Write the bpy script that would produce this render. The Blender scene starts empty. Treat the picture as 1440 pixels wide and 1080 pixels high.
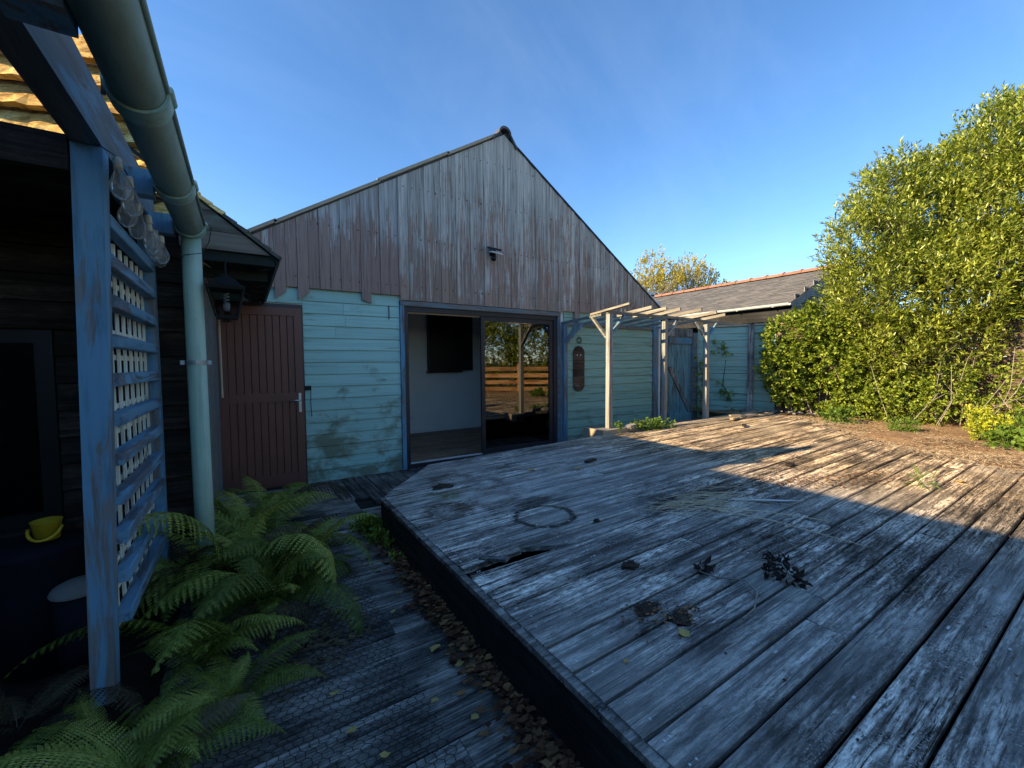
import bpy, math, random
import numpy as np
from mathutils import Vector, Matrix
R_ = math.radians
random.seed(7)
S = bpy.context.scene
COL = S.collection

# ---------------------------------------------------------------- camera
CAM = Vector((0, 0, 1.40))
yaw, pit, rol = R_(32.56), R_(2.78), R_(-0.493)
fw = Vector((math.sin(yaw) * math.cos(pit), math.cos(yaw) * math.cos(pit), -math.sin(pit)))
r0 = Vector((math.cos(yaw), -math.sin(yaw), 0)); u0 = r0.cross(fw)
rv = r0 * math.cos(rol) + u0 * math.sin(rol); uv = -r0 * math.sin(rol) + u0 * math.cos(rol)
cd = bpy.data.cameras.new('camera'); cam = bpy.data.objects.new('camera', cd); COL.objects.link(cam)
M = Matrix.Identity(4)
for i in range(3):
    M[i][0] = rv[i]; M[i][1] = uv[i]; M[i][2] = -fw[i]; M[i][3] = CAM[i]
cam.matrix_world = M
cd.sensor_width = 36; cd.lens = 36 * 590.35 / 1440; cd.clip_start = .03; cd.clip_end = 2000
S.camera = cam

# ---------------------------------------------------------------- sky, sun, exposure
SUN_EL, SUN_DX, SUN_DY = R_(25.7), -1.0, 0.21          # sun stands in the west (-X), just behind the house front
W = bpy.data.worlds.new('World'); S.world = W; W.use_nodes = True
wn = W.node_tree; bg = wn.nodes['Background']
sky = wn.nodes.new('ShaderNodeTexSky'); sky.sky_type = 'NISHITA'; sky.sun_disc = False
sky.sun_elevation = SUN_EL; sky.sun_rotation = math.atan2(SUN_DX, SUN_DY)
sky.altitude = 900; sky.air_density = 1.0; sky.dust_density = 0.0; sky.ozone_density = 3.5
hs = wn.nodes.new('ShaderNodeHueSaturation'); hs.inputs['Saturation'].default_value = 1.12
wn.links.new(sky.outputs[0], hs.inputs['Color']); 
_tc = wn.nodes.new('ShaderNodeTexCoord'); _mp = wn.nodes.new('ShaderNodeMapping'); _mp.inputs['Rotation'].default_value = (.3, .5, .2); _mp.inputs['Scale'].default_value = (1.2, 5.0, 2.4)
_nz = wn.nodes.new('ShaderNodeTexNoise'); _nz.inputs['Scale'].default_value = 1.3; _nz.inputs['Detail'].default_value = 7; _nz.inputs['Roughness'].default_value = .6; _nz.inputs['Distortion'].default_value = .6
_rp = wn.nodes.new('ShaderNodeValToRGB'); _rp.color_ramp.elements[0].position = .46; _rp.color_ramp.elements[0].color = (0, 0, 0, 1); _rp.color_ramp.elements[1].position = .8; _rp.color_ramp.elements[1].color = (.045, .045, .045, 1)
_mx = wn.nodes.new('ShaderNodeMix'); _mx.data_type = 'RGBA'; _mx.inputs[7].default_value = (5.0, 5.4, 5.8, 1)      # faint high wisps
wn.links.new(_tc.outputs['Generated'], _mp.inputs[0]); wn.links.new(_mp.outputs[0], _nz.inputs['Vector']); wn.links.new(_nz.outputs['Fac'], _rp.inputs[0])
wn.links.new(_rp.outputs[0], _mx.inputs['Factor']); wn.links.new(hs.outputs[0], _mx.inputs[6]); wn.links.new(_mx.outputs[2], bg.inputs[0]); bg.inputs[1].default_value = .132
sd = bpy.data.lights.new('sun', 'SUN'); sun = bpy.data.objects.new('sun', sd); COL.objects.link(sun)
sd.energy = 5.0; sd.angle = R_(.5); sd.color = (1, .77, .46)
dv = Vector((SUN_DX, SUN_DY, 0)).normalized() * math.cos(SUN_EL); dv.z = math.sin(SUN_EL)
sun.rotation_euler = dv.to_track_quat('Z', 'Y').to_euler(); sun.location = (-20, 0, 20)
S.view_settings.view_transform = 'Standard'; S.view_settings.look = 'None'
S.view_settings.gamma = 1; S.view_settings.use_curve_mapping = False
S.view_settings.exposure = 1.15
S.render.engine = 'CYCLES'
S.cycles.max_bounces = 8; S.cycles.transparent_max_bounces = 24

# ---------------------------------------------------------------- node helpers
class NT:
    def __init__(s, name):
        s.m = bpy.data.materials.new(name); s.m.use_nodes = True
        s.t = s.m.node_tree; s.b = s.t.nodes['Principled BSDF']; s.out = s.t.nodes['Material Output']
        s.b.inputs['Specular IOR Level'].default_value = .3
    def n(s, ty, **k):
        x = s.t.nodes.new(ty)
        for a, v in k.items(): setattr(x, a, v)
        return x
    def put(s, sock, v):
        if isinstance(v, bpy.types.NodeSocket): s.t.links.new(v, sock)
        elif isinstance(v, (tuple, list)) and len(v) == 3 and sock.type == 'RGBA': sock.default_value = (*v, 1)
        else: sock.default_value = v
    def math(s, op, a, b=0.0, clamp=False):
        x = s.n('ShaderNodeMath', operation=op, use_clamp=clamp); s.put(x.inputs[0], a); s.put(x.inputs[1], b); return x.outputs[0]
    def vm(s, op, a, b=(0, 0, 0)):
        x = s.n('ShaderNodeVectorMath', operation=op); s.put(x.inputs[0], a); s.put(x.inputs[1], b)
        return x.outputs['Value'] if op in ('DISTANCE', 'LENGTH', 'DOT_PRODUCT') else x.outputs[0]
    def obj(s): return s.n('ShaderNodeTexCoord').outputs['Object']
    def pos(s): return s.n('ShaderNodeNewGeometry').outputs['Position']
    def isl(s): return s.n('ShaderNodeNewGeometry').outputs['Random Per Island']
    def rnd(s): return s.n('ShaderNodeObjectInfo').outputs['Random']
    def noise(s, v, scale, det=4, rough=.55, dist=0.0):
        x = s.n('ShaderNodeTexNoise'); s.put(x.inputs['Vector'], v); x.inputs['Scale'].default_value = scale
        x.inputs['Detail'].default_value = det; x.inputs['Roughness'].default_value = rough
        x.inputs['Distortion'].default_value = dist; return x.outputs['Fac']
    def vor(s, v, scale, feature='F1'):
        x = s.n('ShaderNodeTexVoronoi', feature=feature); s.put(x.inputs['Vector'], v); x.inputs['Scale'].default_value = scale
        return x.outputs['Distance']
    def ramp(s, f, stops):
        x = s.n('ShaderNodeValToRGB'); s.put(x.inputs[0], f); e = x.color_ramp.elements
        while len(e) < len(stops): e.new(.5)
        for q, (p, c) in zip(e, stops):
            q.position = p; q.color = (c, c, c, 1) if isinstance(c, (int, float)) else (*c, 1)
        return x.outputs[0]
    def mix(s, f, a, b, mode='MIX'):
        x = s.n('ShaderNodeMix', data_type='RGBA', blend_type=mode); s.put(x.inputs['Factor'], f)
        s.put(x.inputs['A'], a) if False else s.put(x.inputs[6], a); s.put(x.inputs[7], b); return x.outputs[2]
    def bump(s, h, st=.5, d=.01):
        x = s.n('ShaderNodeBump'); x.inputs['Strength'].default_value = st; x.inputs['Distance'].default_value = d
        s.put(x.inputs['Height'], h); s.t.links.new(x.outputs[0], s.b.inputs['Normal'])
    def fin(s, col, rough=.8):
        s.put(s.b.inputs['Base Color'], col); s.put(s.b.inputs['Roughness'], rough); return s.m

def offs(q, ax, fine, along):
    """object coordinates shifted at random for each object, squeezed along the grain"""
    c = q.n('ShaderNodeCombineXYZ'); r = q.rnd()
    q.put(c.inputs[0], q.math('MULTIPLY', r, 37.0)); q.put(c.inputs[1], q.math('MULTIPLY', r, 91.0)); q.put(c.inputs[2], q.math('MULTIPLY', r, 53.0))
    v = q.vm('ADD', q.obj(), c.outputs[0])
    sc = [fine] * 3; sc[ax] = along
    return v, q.vm('MULTIPLY', v, tuple(sc))

def wood(name, cols, ax=0, fine=22, along=.9, crack=.8, rough=.85, bump=.5, var=.25, speck=None, extra=None, blot=.45, fleck=.35):
    q = NT(name); v, g = offs(q, ax, fine, along)
    gr = q.noise(g, 1, 7, .68, .5); bl = q.noise(v, 2.3, 5, .6, .3)
    f = q.math('ADD', q.math('MULTIPLY', gr, 1 - blot), q.math('MULTIPLY', bl, blot))
    c = q.ramp(f, [(.40, cols[0]), (.49, cols[1]), (.60, cols[2])])
    sc = [fine * 2.6] * 3; sc[ax] = along * 1.6
    ck = q.noise(q.vm('MULTIPLY', v, tuple(sc)), 1, 4, .6, .8)
    ckm = q.ramp(ck, [(.34, 1 - crack), (.43, 1.0)])
    c = q.mix(1.0, c, ckm, 'MULTIPLY')
    rv_ = q.math('ADD', q.math('MULTIPLY', q.rnd(), 2 * var), 1 - var)
    cc = q.n('ShaderNodeCombineColor')
    for i in range(3): q.put(cc.inputs[i], rv_)
    c = q.mix(1.0, c, cc.outputs[0], 'MULTIPLY')
    fs_ = [85.0] * 3; fs_[ax] = 17.0
    fn = q.noise(q.vm('MULTIPLY', v, tuple(fs_)), 1, 6, .8, .4)
    c = q.mix(1.0, c, q.ramp(fn, [(.41, 1 - fleck), (.49, 1.0), (.58, 1 + fleck * .7)]), 'MULTIPLY')
    if speck:
        sp = q.noise(v, 120, 3, .75); big = q.noise(v, 3.1, 3, .6)
        m_ = q.math('MULTIPLY', q.ramp(sp, [(.57, 0.0), (.63, .8)]), q.ramp(big, [(.4, 0.0), (.6, 1.0)]))
        c = q.mix(m_, c, speck)
    if extra: c = extra(q, c, v, g, gr)
    h = q.math('ADD', q.math('MULTIPLY', gr, .6), q.math('MULTIPLY', ckm, .5))
    q.bump(h, bump, .006)
    return q.fin(c, rough)

def painted(name, paint, bare, ax=0, peel=.4, fine=16, along=1.2, mould=None, rough=.7, var=.08, grad=None, lo=.05, dark=.55):
    """paint over wood that peels along the grain; grad = (axis, z0, z1) more paint left below"""
    q = NT(name); v, g = offs(q, ax, fine, along)
    gr = q.noise(g, 1, 6, .65, .4)
    pn = q.noise(g, .8, 8, .7, 1.0); pb = q.noise(q.obj(), 1.6, 4, .6)
    f = q.math('ADD', q.math('MULTIPLY', pn, .7), q.math('MULTIPLY', pb, .3))
    if grad:
        sp = q.n('ShaderNodeSeparateXYZ'); q.put(sp.inputs[0], q.obj())
        mr = q.n('ShaderNodeMapRange'); q.put(mr.inputs[0], sp.outputs[2]); mr.inputs[1].default_value = grad[0]; mr.inputs[2].default_value = grad[1]
        mr.inputs[3].default_value = grad[2]; mr.inputs[4].default_value = grad[3]
        f = q.math('ADD', f, mr.outputs[0])
    m_ = q.ramp(f, [(peel, 1.0), (peel + lo, 0.0)])
    bc = q.ramp(gr, [(.35, tuple(x * .5 for x in bare)), (.6, bare)])
    pc = q.ramp(q.noise(g, 1.7, 5, .6), [(.3, tuple(x * dark for x in paint)), (.48, paint), (.75, tuple(min(1, x * 1.12) for x in paint))])
    c = q.mix(m_, pc, bc)
    rv_ = q.math('ADD', q.math('MULTIPLY', q.rnd(), 2 * var), 1 - var)
    cc = q.n('ShaderNodeCombineColor')
    for i in range(3): q.put(cc.inputs[i], rv_)
    c = q.mix(1.0, c, cc.outputs[0], 'MULTIPLY')
    if mould:
        mn = q.noise(q.vm('MULTIPLY', q.obj(), (1.0, 1.0, 1.6)), mould[0], 6, .7, .3)
        sp = q.n('ShaderNodeSeparateXYZ'); q.put(sp.inputs[0], q.obj())
        low = q.n('ShaderNodeMapRange'); q.put(low.inputs[0], sp.outputs[2]); low.inputs[1].default_value = 0; low.inputs[2].default_value = 1.5
        low.inputs[3].default_value = .1; low.inputs[4].default_value = -.12
        mm = q.ramp(q.math('ADD', mn, low.outputs[0]), [(mould[1], 0.0), (mould[1] + .14, mould[3])])
        c = q.mix(mm, c, mould[2])
    q.bump(q.math('ADD', gr, q.math('MULTIPLY', m_, -.5)), .35, .004)
    return q.fin(c, rough)

def plain(name, c, rough=.5, metal=0, nz=.12, scale=8, bump=0.0):
    q = NT(name); n = q.noise(q.obj(), scale, 5, .6)
    col = q.ramp(n, [(.25, tuple(x * (1 - 2 * nz) for x in c)), (.75, tuple(min(1, x * (1 + nz)) for x in c))])
    q.b.inputs['Metallic'].default_value = metal
    if bump: q.bump(n, bump, .004)
    return q.fin(col, rough)

def leafmat(name, stops, trans=.3, rough=.45, spec=.4):
    q = NT(name); r = q.isl(); n = q.noise(q.obj(), 1.3, 3, .6)
    f = q.math('ADD', q.math('MULTIPLY', r, .65), q.math('MULTIPLY', n, .35))
    if 'fern' in name: f = q.math('ADD', q.math('MULTIPLY', f, .55), q.math('MULTIPLY', q.rnd(), .5))
    c = q.ramp(f, stops); q.fin(c, rough); q.b.inputs['Specular IOR Level'].default_value = spec
    if trans:
        tr = q.n('ShaderNodeBsdfTranslucent'); q.put(tr.inputs[0], q.mix(1.0, c, (1.0, 1.0, .45), 'MULTIPLY'))
        mx = q.n('ShaderNodeMixShader'); mx.inputs[0].default_value = trans
        q.t.links.new(q.b.outputs[0], mx.inputs[1]); q.t.links.new(tr.outputs[0], mx.inputs[2]); q.t.links.new(mx.outputs[0], q.out.inputs[0])
    return q.m

# deck boards: silvered, black in the grain, with moss and pot rings at fixed places on the deck
def deck_extra(q, c, v, g, gr):
    p = q.pos(); wob = q.noise(p, 7, 4, .6)
    pale = q.noise(q.vm('MULTIPLY', p, (.6, 1.2, 1)), .9, 3, .5)
    c = q.mix(q.ramp(pale, [(.45, 0.0), (.6, .55)]), c, q.mix(gr, (.07, .062, .055), (.80, .75, .66)))
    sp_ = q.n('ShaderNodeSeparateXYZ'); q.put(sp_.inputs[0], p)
    sun_tone = q.n('ShaderNodeMapRange'); q.put(sun_tone.inputs[0], sp_.outputs[0]); sun_tone.inputs[1].default_value = 3.0; sun_tone.inputs[2].default_value = 4.6; sun_tone.inputs[3].default_value = 0; sun_tone.inputs[4].default_value = .8
    c = q.mix(q.math('MULTIPLY', sun_tone.outputs[0], q.ramp(q.noise(p, 1.4, 4, .6), [(.25, .6), (.6, 1.0)])), c, q.mix(1.0, c, (1.22, .95, .60), 'MULTIPLY'))   # golden sunlight tone put into the board colour beyond the shadow edge
    rot = q.math('MULTIPLY', q.ramp(q.noise(q.vm('MULTIPLY', p, (1.2, 5, 1)), 1.1, 6, .72, .4), [(.53, 0.0), (.62, .55)]), 1.0)
    c = q.mix(rot, c, q.mix(1.0, c, (.22, .21, .20), 'MULTIPLY'))
    bl_ = q.ramp(q.vm('DISTANCE', p, (1.6, 3.05, .32)), [(.25, 1.0), (1.0, 0.0)])
    c = q.mix(q.math('MULTIPLY', bl_, q.ramp(q.noise(q.vm('MULTIPLY', p, (2, 8, 1)), 1.3, 5, .7), [(.45, 0.0), (.6, .75)])), c, (.74, .70, .62))
    for cx, cy, r, w, kc, a in ((1.76, 2.35, .20, .032, (.04, .037, .028), 1.0), (1.25, 2.86, .13, .09, (.07, .04, .025), .75), (1.66, 2.88, .17, .07, (.07, .05, .035), .4),
                                (1.62, 3.58, .15, .08, (.08, .055, .035), .5), (1.95, 3.85, .14, .02, (.45, .42, .36), .8), (2.15, 1.02, .2, .02, (.1, .1, .09), .3), (3.0, 1.55, .2, .03, (.3, .28, .24), .3)):
        d = q.vm('DISTANCE', p, (cx, cy, .30 + .028 * (cx - .95)))
        d = q.math('ADD', d, q.math('MULTIPLY', q.math('SUBTRACT', wob, .5), .06))
        e = q.math('ABSOLUTE', q.math('SUBTRACT', d, r))
        m_ = q.math('MULTIPLY', q.ramp(q.math('DIVIDE', e, w), [(.45, 1.0), (1.0, 0.0)]), q.ramp(q.noise(p, 22, 4, .7), [(.35, 0.0), (.5, a)]))
        c = q.mix(m_, c, kc)
        inn = q.ramp(q.math('DIVIDE', d, r), [(.7, 1.0), (1.0, 0.0)])
        c = q.mix(q.math('MULTIPLY', inn, .35), c, (.42, .39, .33))
    for cx, cy, rr, kc in ((1.4, 3.2, .22, (.12, .13, .03)), (1.35, 2.84, .13, (.06, .035, .025)), (1.45, 3.45, .14, (.03, .025, .02)), (1.35, 1.15, .16, (.03, .025, .022)),
                           (1.85, 3.3, .25, (.035, .033, .03)), (2.6, 2.0, .3, (.02, .02, .02)), (3.3, 1.75, .3, (.03, .028, .025))):
        d = q.vm('DISTANCE', p, (cx, cy, .30 + .028 * (cx - .95)))
        m_ = q.math('MULTIPLY', q.ramp(q.math('DIVIDE', d, rr), [(.2, 1.0), (1.0, 0.0)]), q.ramp(q.noise(q.vm('MULTIPLY', p, (5, 20, 1)), 1, 5, .7), [(.42, 0.0), (.55, .9)]))
        c = q.mix(m_, c, kc)
    return c
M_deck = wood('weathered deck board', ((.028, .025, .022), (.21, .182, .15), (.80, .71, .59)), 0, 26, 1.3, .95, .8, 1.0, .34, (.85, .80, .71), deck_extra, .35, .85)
M_path = wood('dark path board', ((.035, .031, .027), (.19, .168, .14), (.48, .435, .365)), 0, 24, 1.2, .7, .8, .5, .3, (.3, .3, .3))
M_pathy = wood('dark path board across', ((.022, .02, .018), (.09, .08, .07), (.28, .255, .225)), 1, 24, 1.2, .7, .8, .5, .3, (.25, .25, .25))
M_fascia = wood('black deck fascia', ((.008, .008, .008), (.018, .018, .018), (.045, .044, .042)), 1, 14, .8, .5, .8, .3, .15)
M_side = painted('turquoise siding paint', (.37, .60, .53), (.24, .26, .17), 0, .36, 20, 1.0, (2.2, .49, (.14, .14, .07), .8), .7, .07, None, .04, .78)
M_side2 = painted('green siding paint', (.29, .46, .37), (.17, .18, .11), 0, .36, 20, 1.0, (2.0, .57, (.08, .085, .045), .5), .7, .07)
M_gab = painted('brown peeling gable paint', (.35, .235, .18), (.60, .555, .49), 2, .52, 42, 1.6, None, .8, .16, (2.3, 4.3, .075, -.05), .02)
M_gab1 = painted('brown gable paint', (.35, .235, .19), (.55, .52, .48), 2, .5, 30, 1.3, None, .8, .09, (2.4, 3.4, .15, -.05), .03)
M_blue = painted('blue trim paint', (.13, .28, .40), (.22, .21, .2), 2, .45, 16, 1.5, None, .6, .06)
M_bluey = painted('blue rail paint', (.15, .30, .42), (.16, .17, .19), 1, .44, 16, 1.5, None, .6, .1)
M_bluew = painted('weathered blue board', (.14, .22, .26), (.22, .2, .18), 0, .5, 18, 1.5, None, .75, .1)
M_bluewy = painted('weathered blue beam', (.15, .23, .29), (.20, .19, .18), 1, .49, 12, 1.2, None, .75, .1)
M_blueg = painted('blue gate paint', (.18, .33, .37), (.17, .2, .19), 2, .42, 16, 1.5, None, .7, .15)
M_latt = painted('cream lattice paint', (.75, .74, .6), (.4, .38, .32), 2, .4, 20, 2, None, .6, .05)
M_greyw = wood('grey post wood', ((.06, .055, .05), (.2, .19, .17), (.42, .40, .36)), 2, 22, 1.2, .6)
M_perg = painted('faded pergola paint', (.32, .38, .39), (.34, .32, .28), 2, .5, 18, 1.2, None, .75, .1)
M_pergx = painted('faded pergola beam', (.20, .25, .25), (.25, .24, .21), 0, .5, 18, 1.2, None, .75, .1)
M_pergy = painted('pale rafter', (.36, .35, .30), (.30, .27, .22), 1, .5, 18, 1.2, None, .75, .1)
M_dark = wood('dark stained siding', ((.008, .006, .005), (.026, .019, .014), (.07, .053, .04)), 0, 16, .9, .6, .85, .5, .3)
M_gold = wood('rough yellow board', ((.42, .22, .05), (.82, .50, .14), (.95, .68, .26)), 0, 14, 3.2, .55, .9, 1.0, .1, None, None, .4)
M_can = painted('mossy canopy board', (.2, .3, .26), (.2, .17, .13), 0, .56, 18, 1.2, None, .85, .2)
M_sof = plain('dark green soffit', (.02, .03, .026), .8, 0, .2, 9)
M_tile = plain('mossy shingle', (.10, .085, .06), .9, 0, .35, 20, .6)
M_brown = plain('brown door paint', (.19, .078, .055), .42, 0, .06, 4)
M_brownf = wood('indoor wood floor', ((.12, .065, .035), (.25, .15, .09), (.36, .24, .15)), 0, 16, .7, .4, .45, .15, .15)
M_alu = plain('dark window frame', (.042, .036, .040), .4, 0, .1, 6)
M_black = plain('black plastic', (.008, .008, .009), .4, 0, .1, 10)
M_blk2 = plain('black iron', (.012, .012, .012), .6, .3, .2, 30, .5)
M_white = plain('white wall', (.80, .79, .76), .8, 0, .03, 3)
M_whitep = plain('white plastic', (.7, .7, .68), .4, 0, .05, 8)
M_tan = plain('pale wood strip', (.45, .36, .25), .6, 0, .1, 14)
M_metal = plain('brushed metal', (.6, .6, .6), .3, 1, .05, 20)
M_zinc = plain('grey metal clip', (.35, .38, .40), .4, .6, .1, 20)
M_slate = plain('slate', (.115, .112, .115), .55, 0, .3, 3, .2)
M_terra = plain('terracotta ridge tile', (.34, .17, .11), .8, 0, .2, 6, .3)
M_wgut = plain('white zinc gutter', (.62, .64, .62), .4, 0, .06, 10)
M_bark = plain('bark', (.13, .10, .07), .9, 0, .3, 14, .6)
M_twig = plain('dry twig', (.34, .30, .24), .9, 0, .2, 30)
M_straw = plain('straw', (.82, .66, .42), .8, 0, .2, 30)
M_dry = plain('dark dried leaf', (.03, .022, .016), .8, 0, .3, 30)
M_mud = plain('dark mud', (.06, .045, .032), .95, 0, .4, 40, 1.0)
M_peb = plain('pebble', (.3, .28, .25), .8, 0, .25, 10, .3)
M_yel = plain('yellow plastic', (.72, .48, .03), .5, 0, .15, 14)
M_navy = plain('dark blue plastic', (.004, .006, .014), .8, 0, .3, 12)
M_bin = plain('blue bin plastic', (.02, .08, .28), .4, 0, .1, 8)
M_rust = wood('orange rail wood', ((.28, .13, .05), (.48, .25, .10), (.62, .36, .17)), 0, 14, 1.0, .5)
M_lit = leafmat('fallen leaf', [(.2, (.045, .020, .012)), (.5, (.15, .068, .032)), (.76, (.30, .15, .065)), (.95, (.6, .36, .11))], 0, .8, .2)
M_lit2 = leafmat('pale fallen leaf', [(.2, (.35, .22, .07)), (.6, (.55, .38, .12)), (.9, (.62, .52, .3))], 0, .8, .2)
M_fern = leafmat('fern green', [(.2, (.08, .11, .016)), (.5, (.20, .245, .03)), (.85, (.44, .45, .09))], .25, .6)
M_fernd = leafmat('brown dead fern', [(.2, (.05, .035, .02)), (.8, (.16, .12, .07))], .1, .8, .1)
M_shrub = leafmat('glossy shrub leaf', [(.15, (.08, .12, .014)), (.5, (.235, .30, .028)), (.85, (.54, .58, .11))], .28, .35, .6)
M_ivy = leafmat('ivy leaf', [(.15, (.055, .10, .012)), (.5, (.20, .28, .028)), (.85, (.42, .48, .06))], .25, .45, .5)
M_aut = leafmat('autumn leaf', [(.2, (.34, .30, .04)), (.6, (.62, .50, .07)), (.9, (.6, .52, .14))], .4, .6, .2)
M_ylw = leafmat('yellow green leaf', [(.2, (.42, .48, .04)), (.8, (.68, .68, .07))], .35, .5, .3)
M_weed = leafmat('weed leaf', [(.2, (.08, .16, .02)), (.8, (.22, .34, .06))], .3, .5, .3)
M_grey = plain('render', (.3, .28, .25), .9, 0, .1, 3)
M_wire = plain('rusty wire', (.03, .026, .024), .6, .3, .2, 30)

def _pipe():
    q = NT('green painted gutter'); o = q.obj()
    n = q.noise(o, 3, 5, .65); f = q.noise(o, 160, 2, .6)
    c = q.ramp(n, [(.3, (.26, .42, .35)), (.55, (.40, .60, .50)), (.75, (.34, .50, .42))])
    dr_ = q.noise(q.vm('MULTIPLY', o, (30, 30, 1.2)), 1, 5, .7); c = q.mix(q.ramp(dr_, [(.5, 0.0), (.68, .55)]), c, (.12, .17, .13))
    c = q.mix(q.math('MULTIPLY', f, .35), c, (.6, .68, .58))
    return q.fin(c, .5)
M_gut = _pipe()
def _pipedark():
    q = NT('grimy gutter'); o = q.obj()
    n = q.noise(q.vm('MULTIPLY', o, (6, 1.2, 6)), 1, 6, .7)
    c = q.ramp(n, [(.3, (.15, .19, .15)), (.55, (.30, .40, .33)), (.75, (.40, .52, .44))])
    q.bump(q.noise(o, 60, 3, .6), .15, .003); return q.fin(c, .55)
M_gutd = _pipedark()
def _glass(name, ior, tint=(1, 1, 1)):
    q = NT(name); t = q.t
    fr = q.n('ShaderNodeFresnel'); fr.inputs[0].default_value = ior
    tr = q.n('ShaderNodeBsdfTransparent'); tr.inputs[0].default_value = (*tint, 1)
    gl = q.n('ShaderNodeBsdfGlossy'); gl.inputs['Roughness'].default_value = .0; gl.inputs[0].default_value = (1, 1, 1, 1)
    mx = q.n('ShaderNodeMixShader'); t.links.new(fr.outputs[0], mx.inputs[0]); t.links.new(tr.outputs[0], mx.inputs[1]); t.links.new(gl.outputs[0], mx.inputs[2])
    t.links.new(mx.outputs[0], q.out.inputs[0]); return q.m
M_glass = _glass('coated window glass', 2.1, (.75, .78, .8))
M_pane = _glass('old window glass', 1.4, (.5, .5, .5))
M_bulb = _glass('clear bulb', 1.25, (.95, .96, .96))
_t = M_bulb.node_tree; _o = _t.nodes['Material Output']; _s = _o.inputs[0].links[0].from_socket
_d = _t.nodes.new('ShaderNodeBsdfDiffuse'); _d.inputs[0].default_value = (.75, .76, .74, 1); _m = _t.nodes.new('ShaderNodeMixShader'); _m.inputs[0].default_value = .11
_t.links.new(_s, _m.inputs[1]); _t.links.new(_d.outputs[0], _m.inputs[2]); _t.links.new(_m.outputs[0], _o.inputs[0])
def _soil():
    q = NT('dry soil and straw'); p = q.pos()
    n = q.noise(p, 1.7, 6, .65); f = q.noise(p, 28, 5, .75)
    c = q.ramp(n, [(.3, (.22, .13, .065)), (.5, (.46, .28, .14)), (.7, (.62, .43, .22))])
    c = q.mix(q.ramp(f, [(.35, .8), (.6, 0.0)]), c, (.10, .06, .035))
    q.bump(f, 1, .03); return q.fin(c, .95)
M_soil = _soil()
def _earth():
    q = NT('dark earth'); p = q.pos(); f = q.noise(p, 22, 5, .7)
    c = q.ramp(f, [(.3, (.012, .010, .008)), (.7, (.045, .035, .025))]); q.bump(f, 1, .02); return q.fin(c, .95)
M_earth = _earth()
def _field():
    q = NT('grass field'); p = q.pos(); f = q.noise(p, .4, 6, .7)
    return q.fin(q.ramp(f, [(.3, (.05, .08, .02)), (.7, (.12, .13, .05))]), .95)
M_field = _field()

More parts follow.
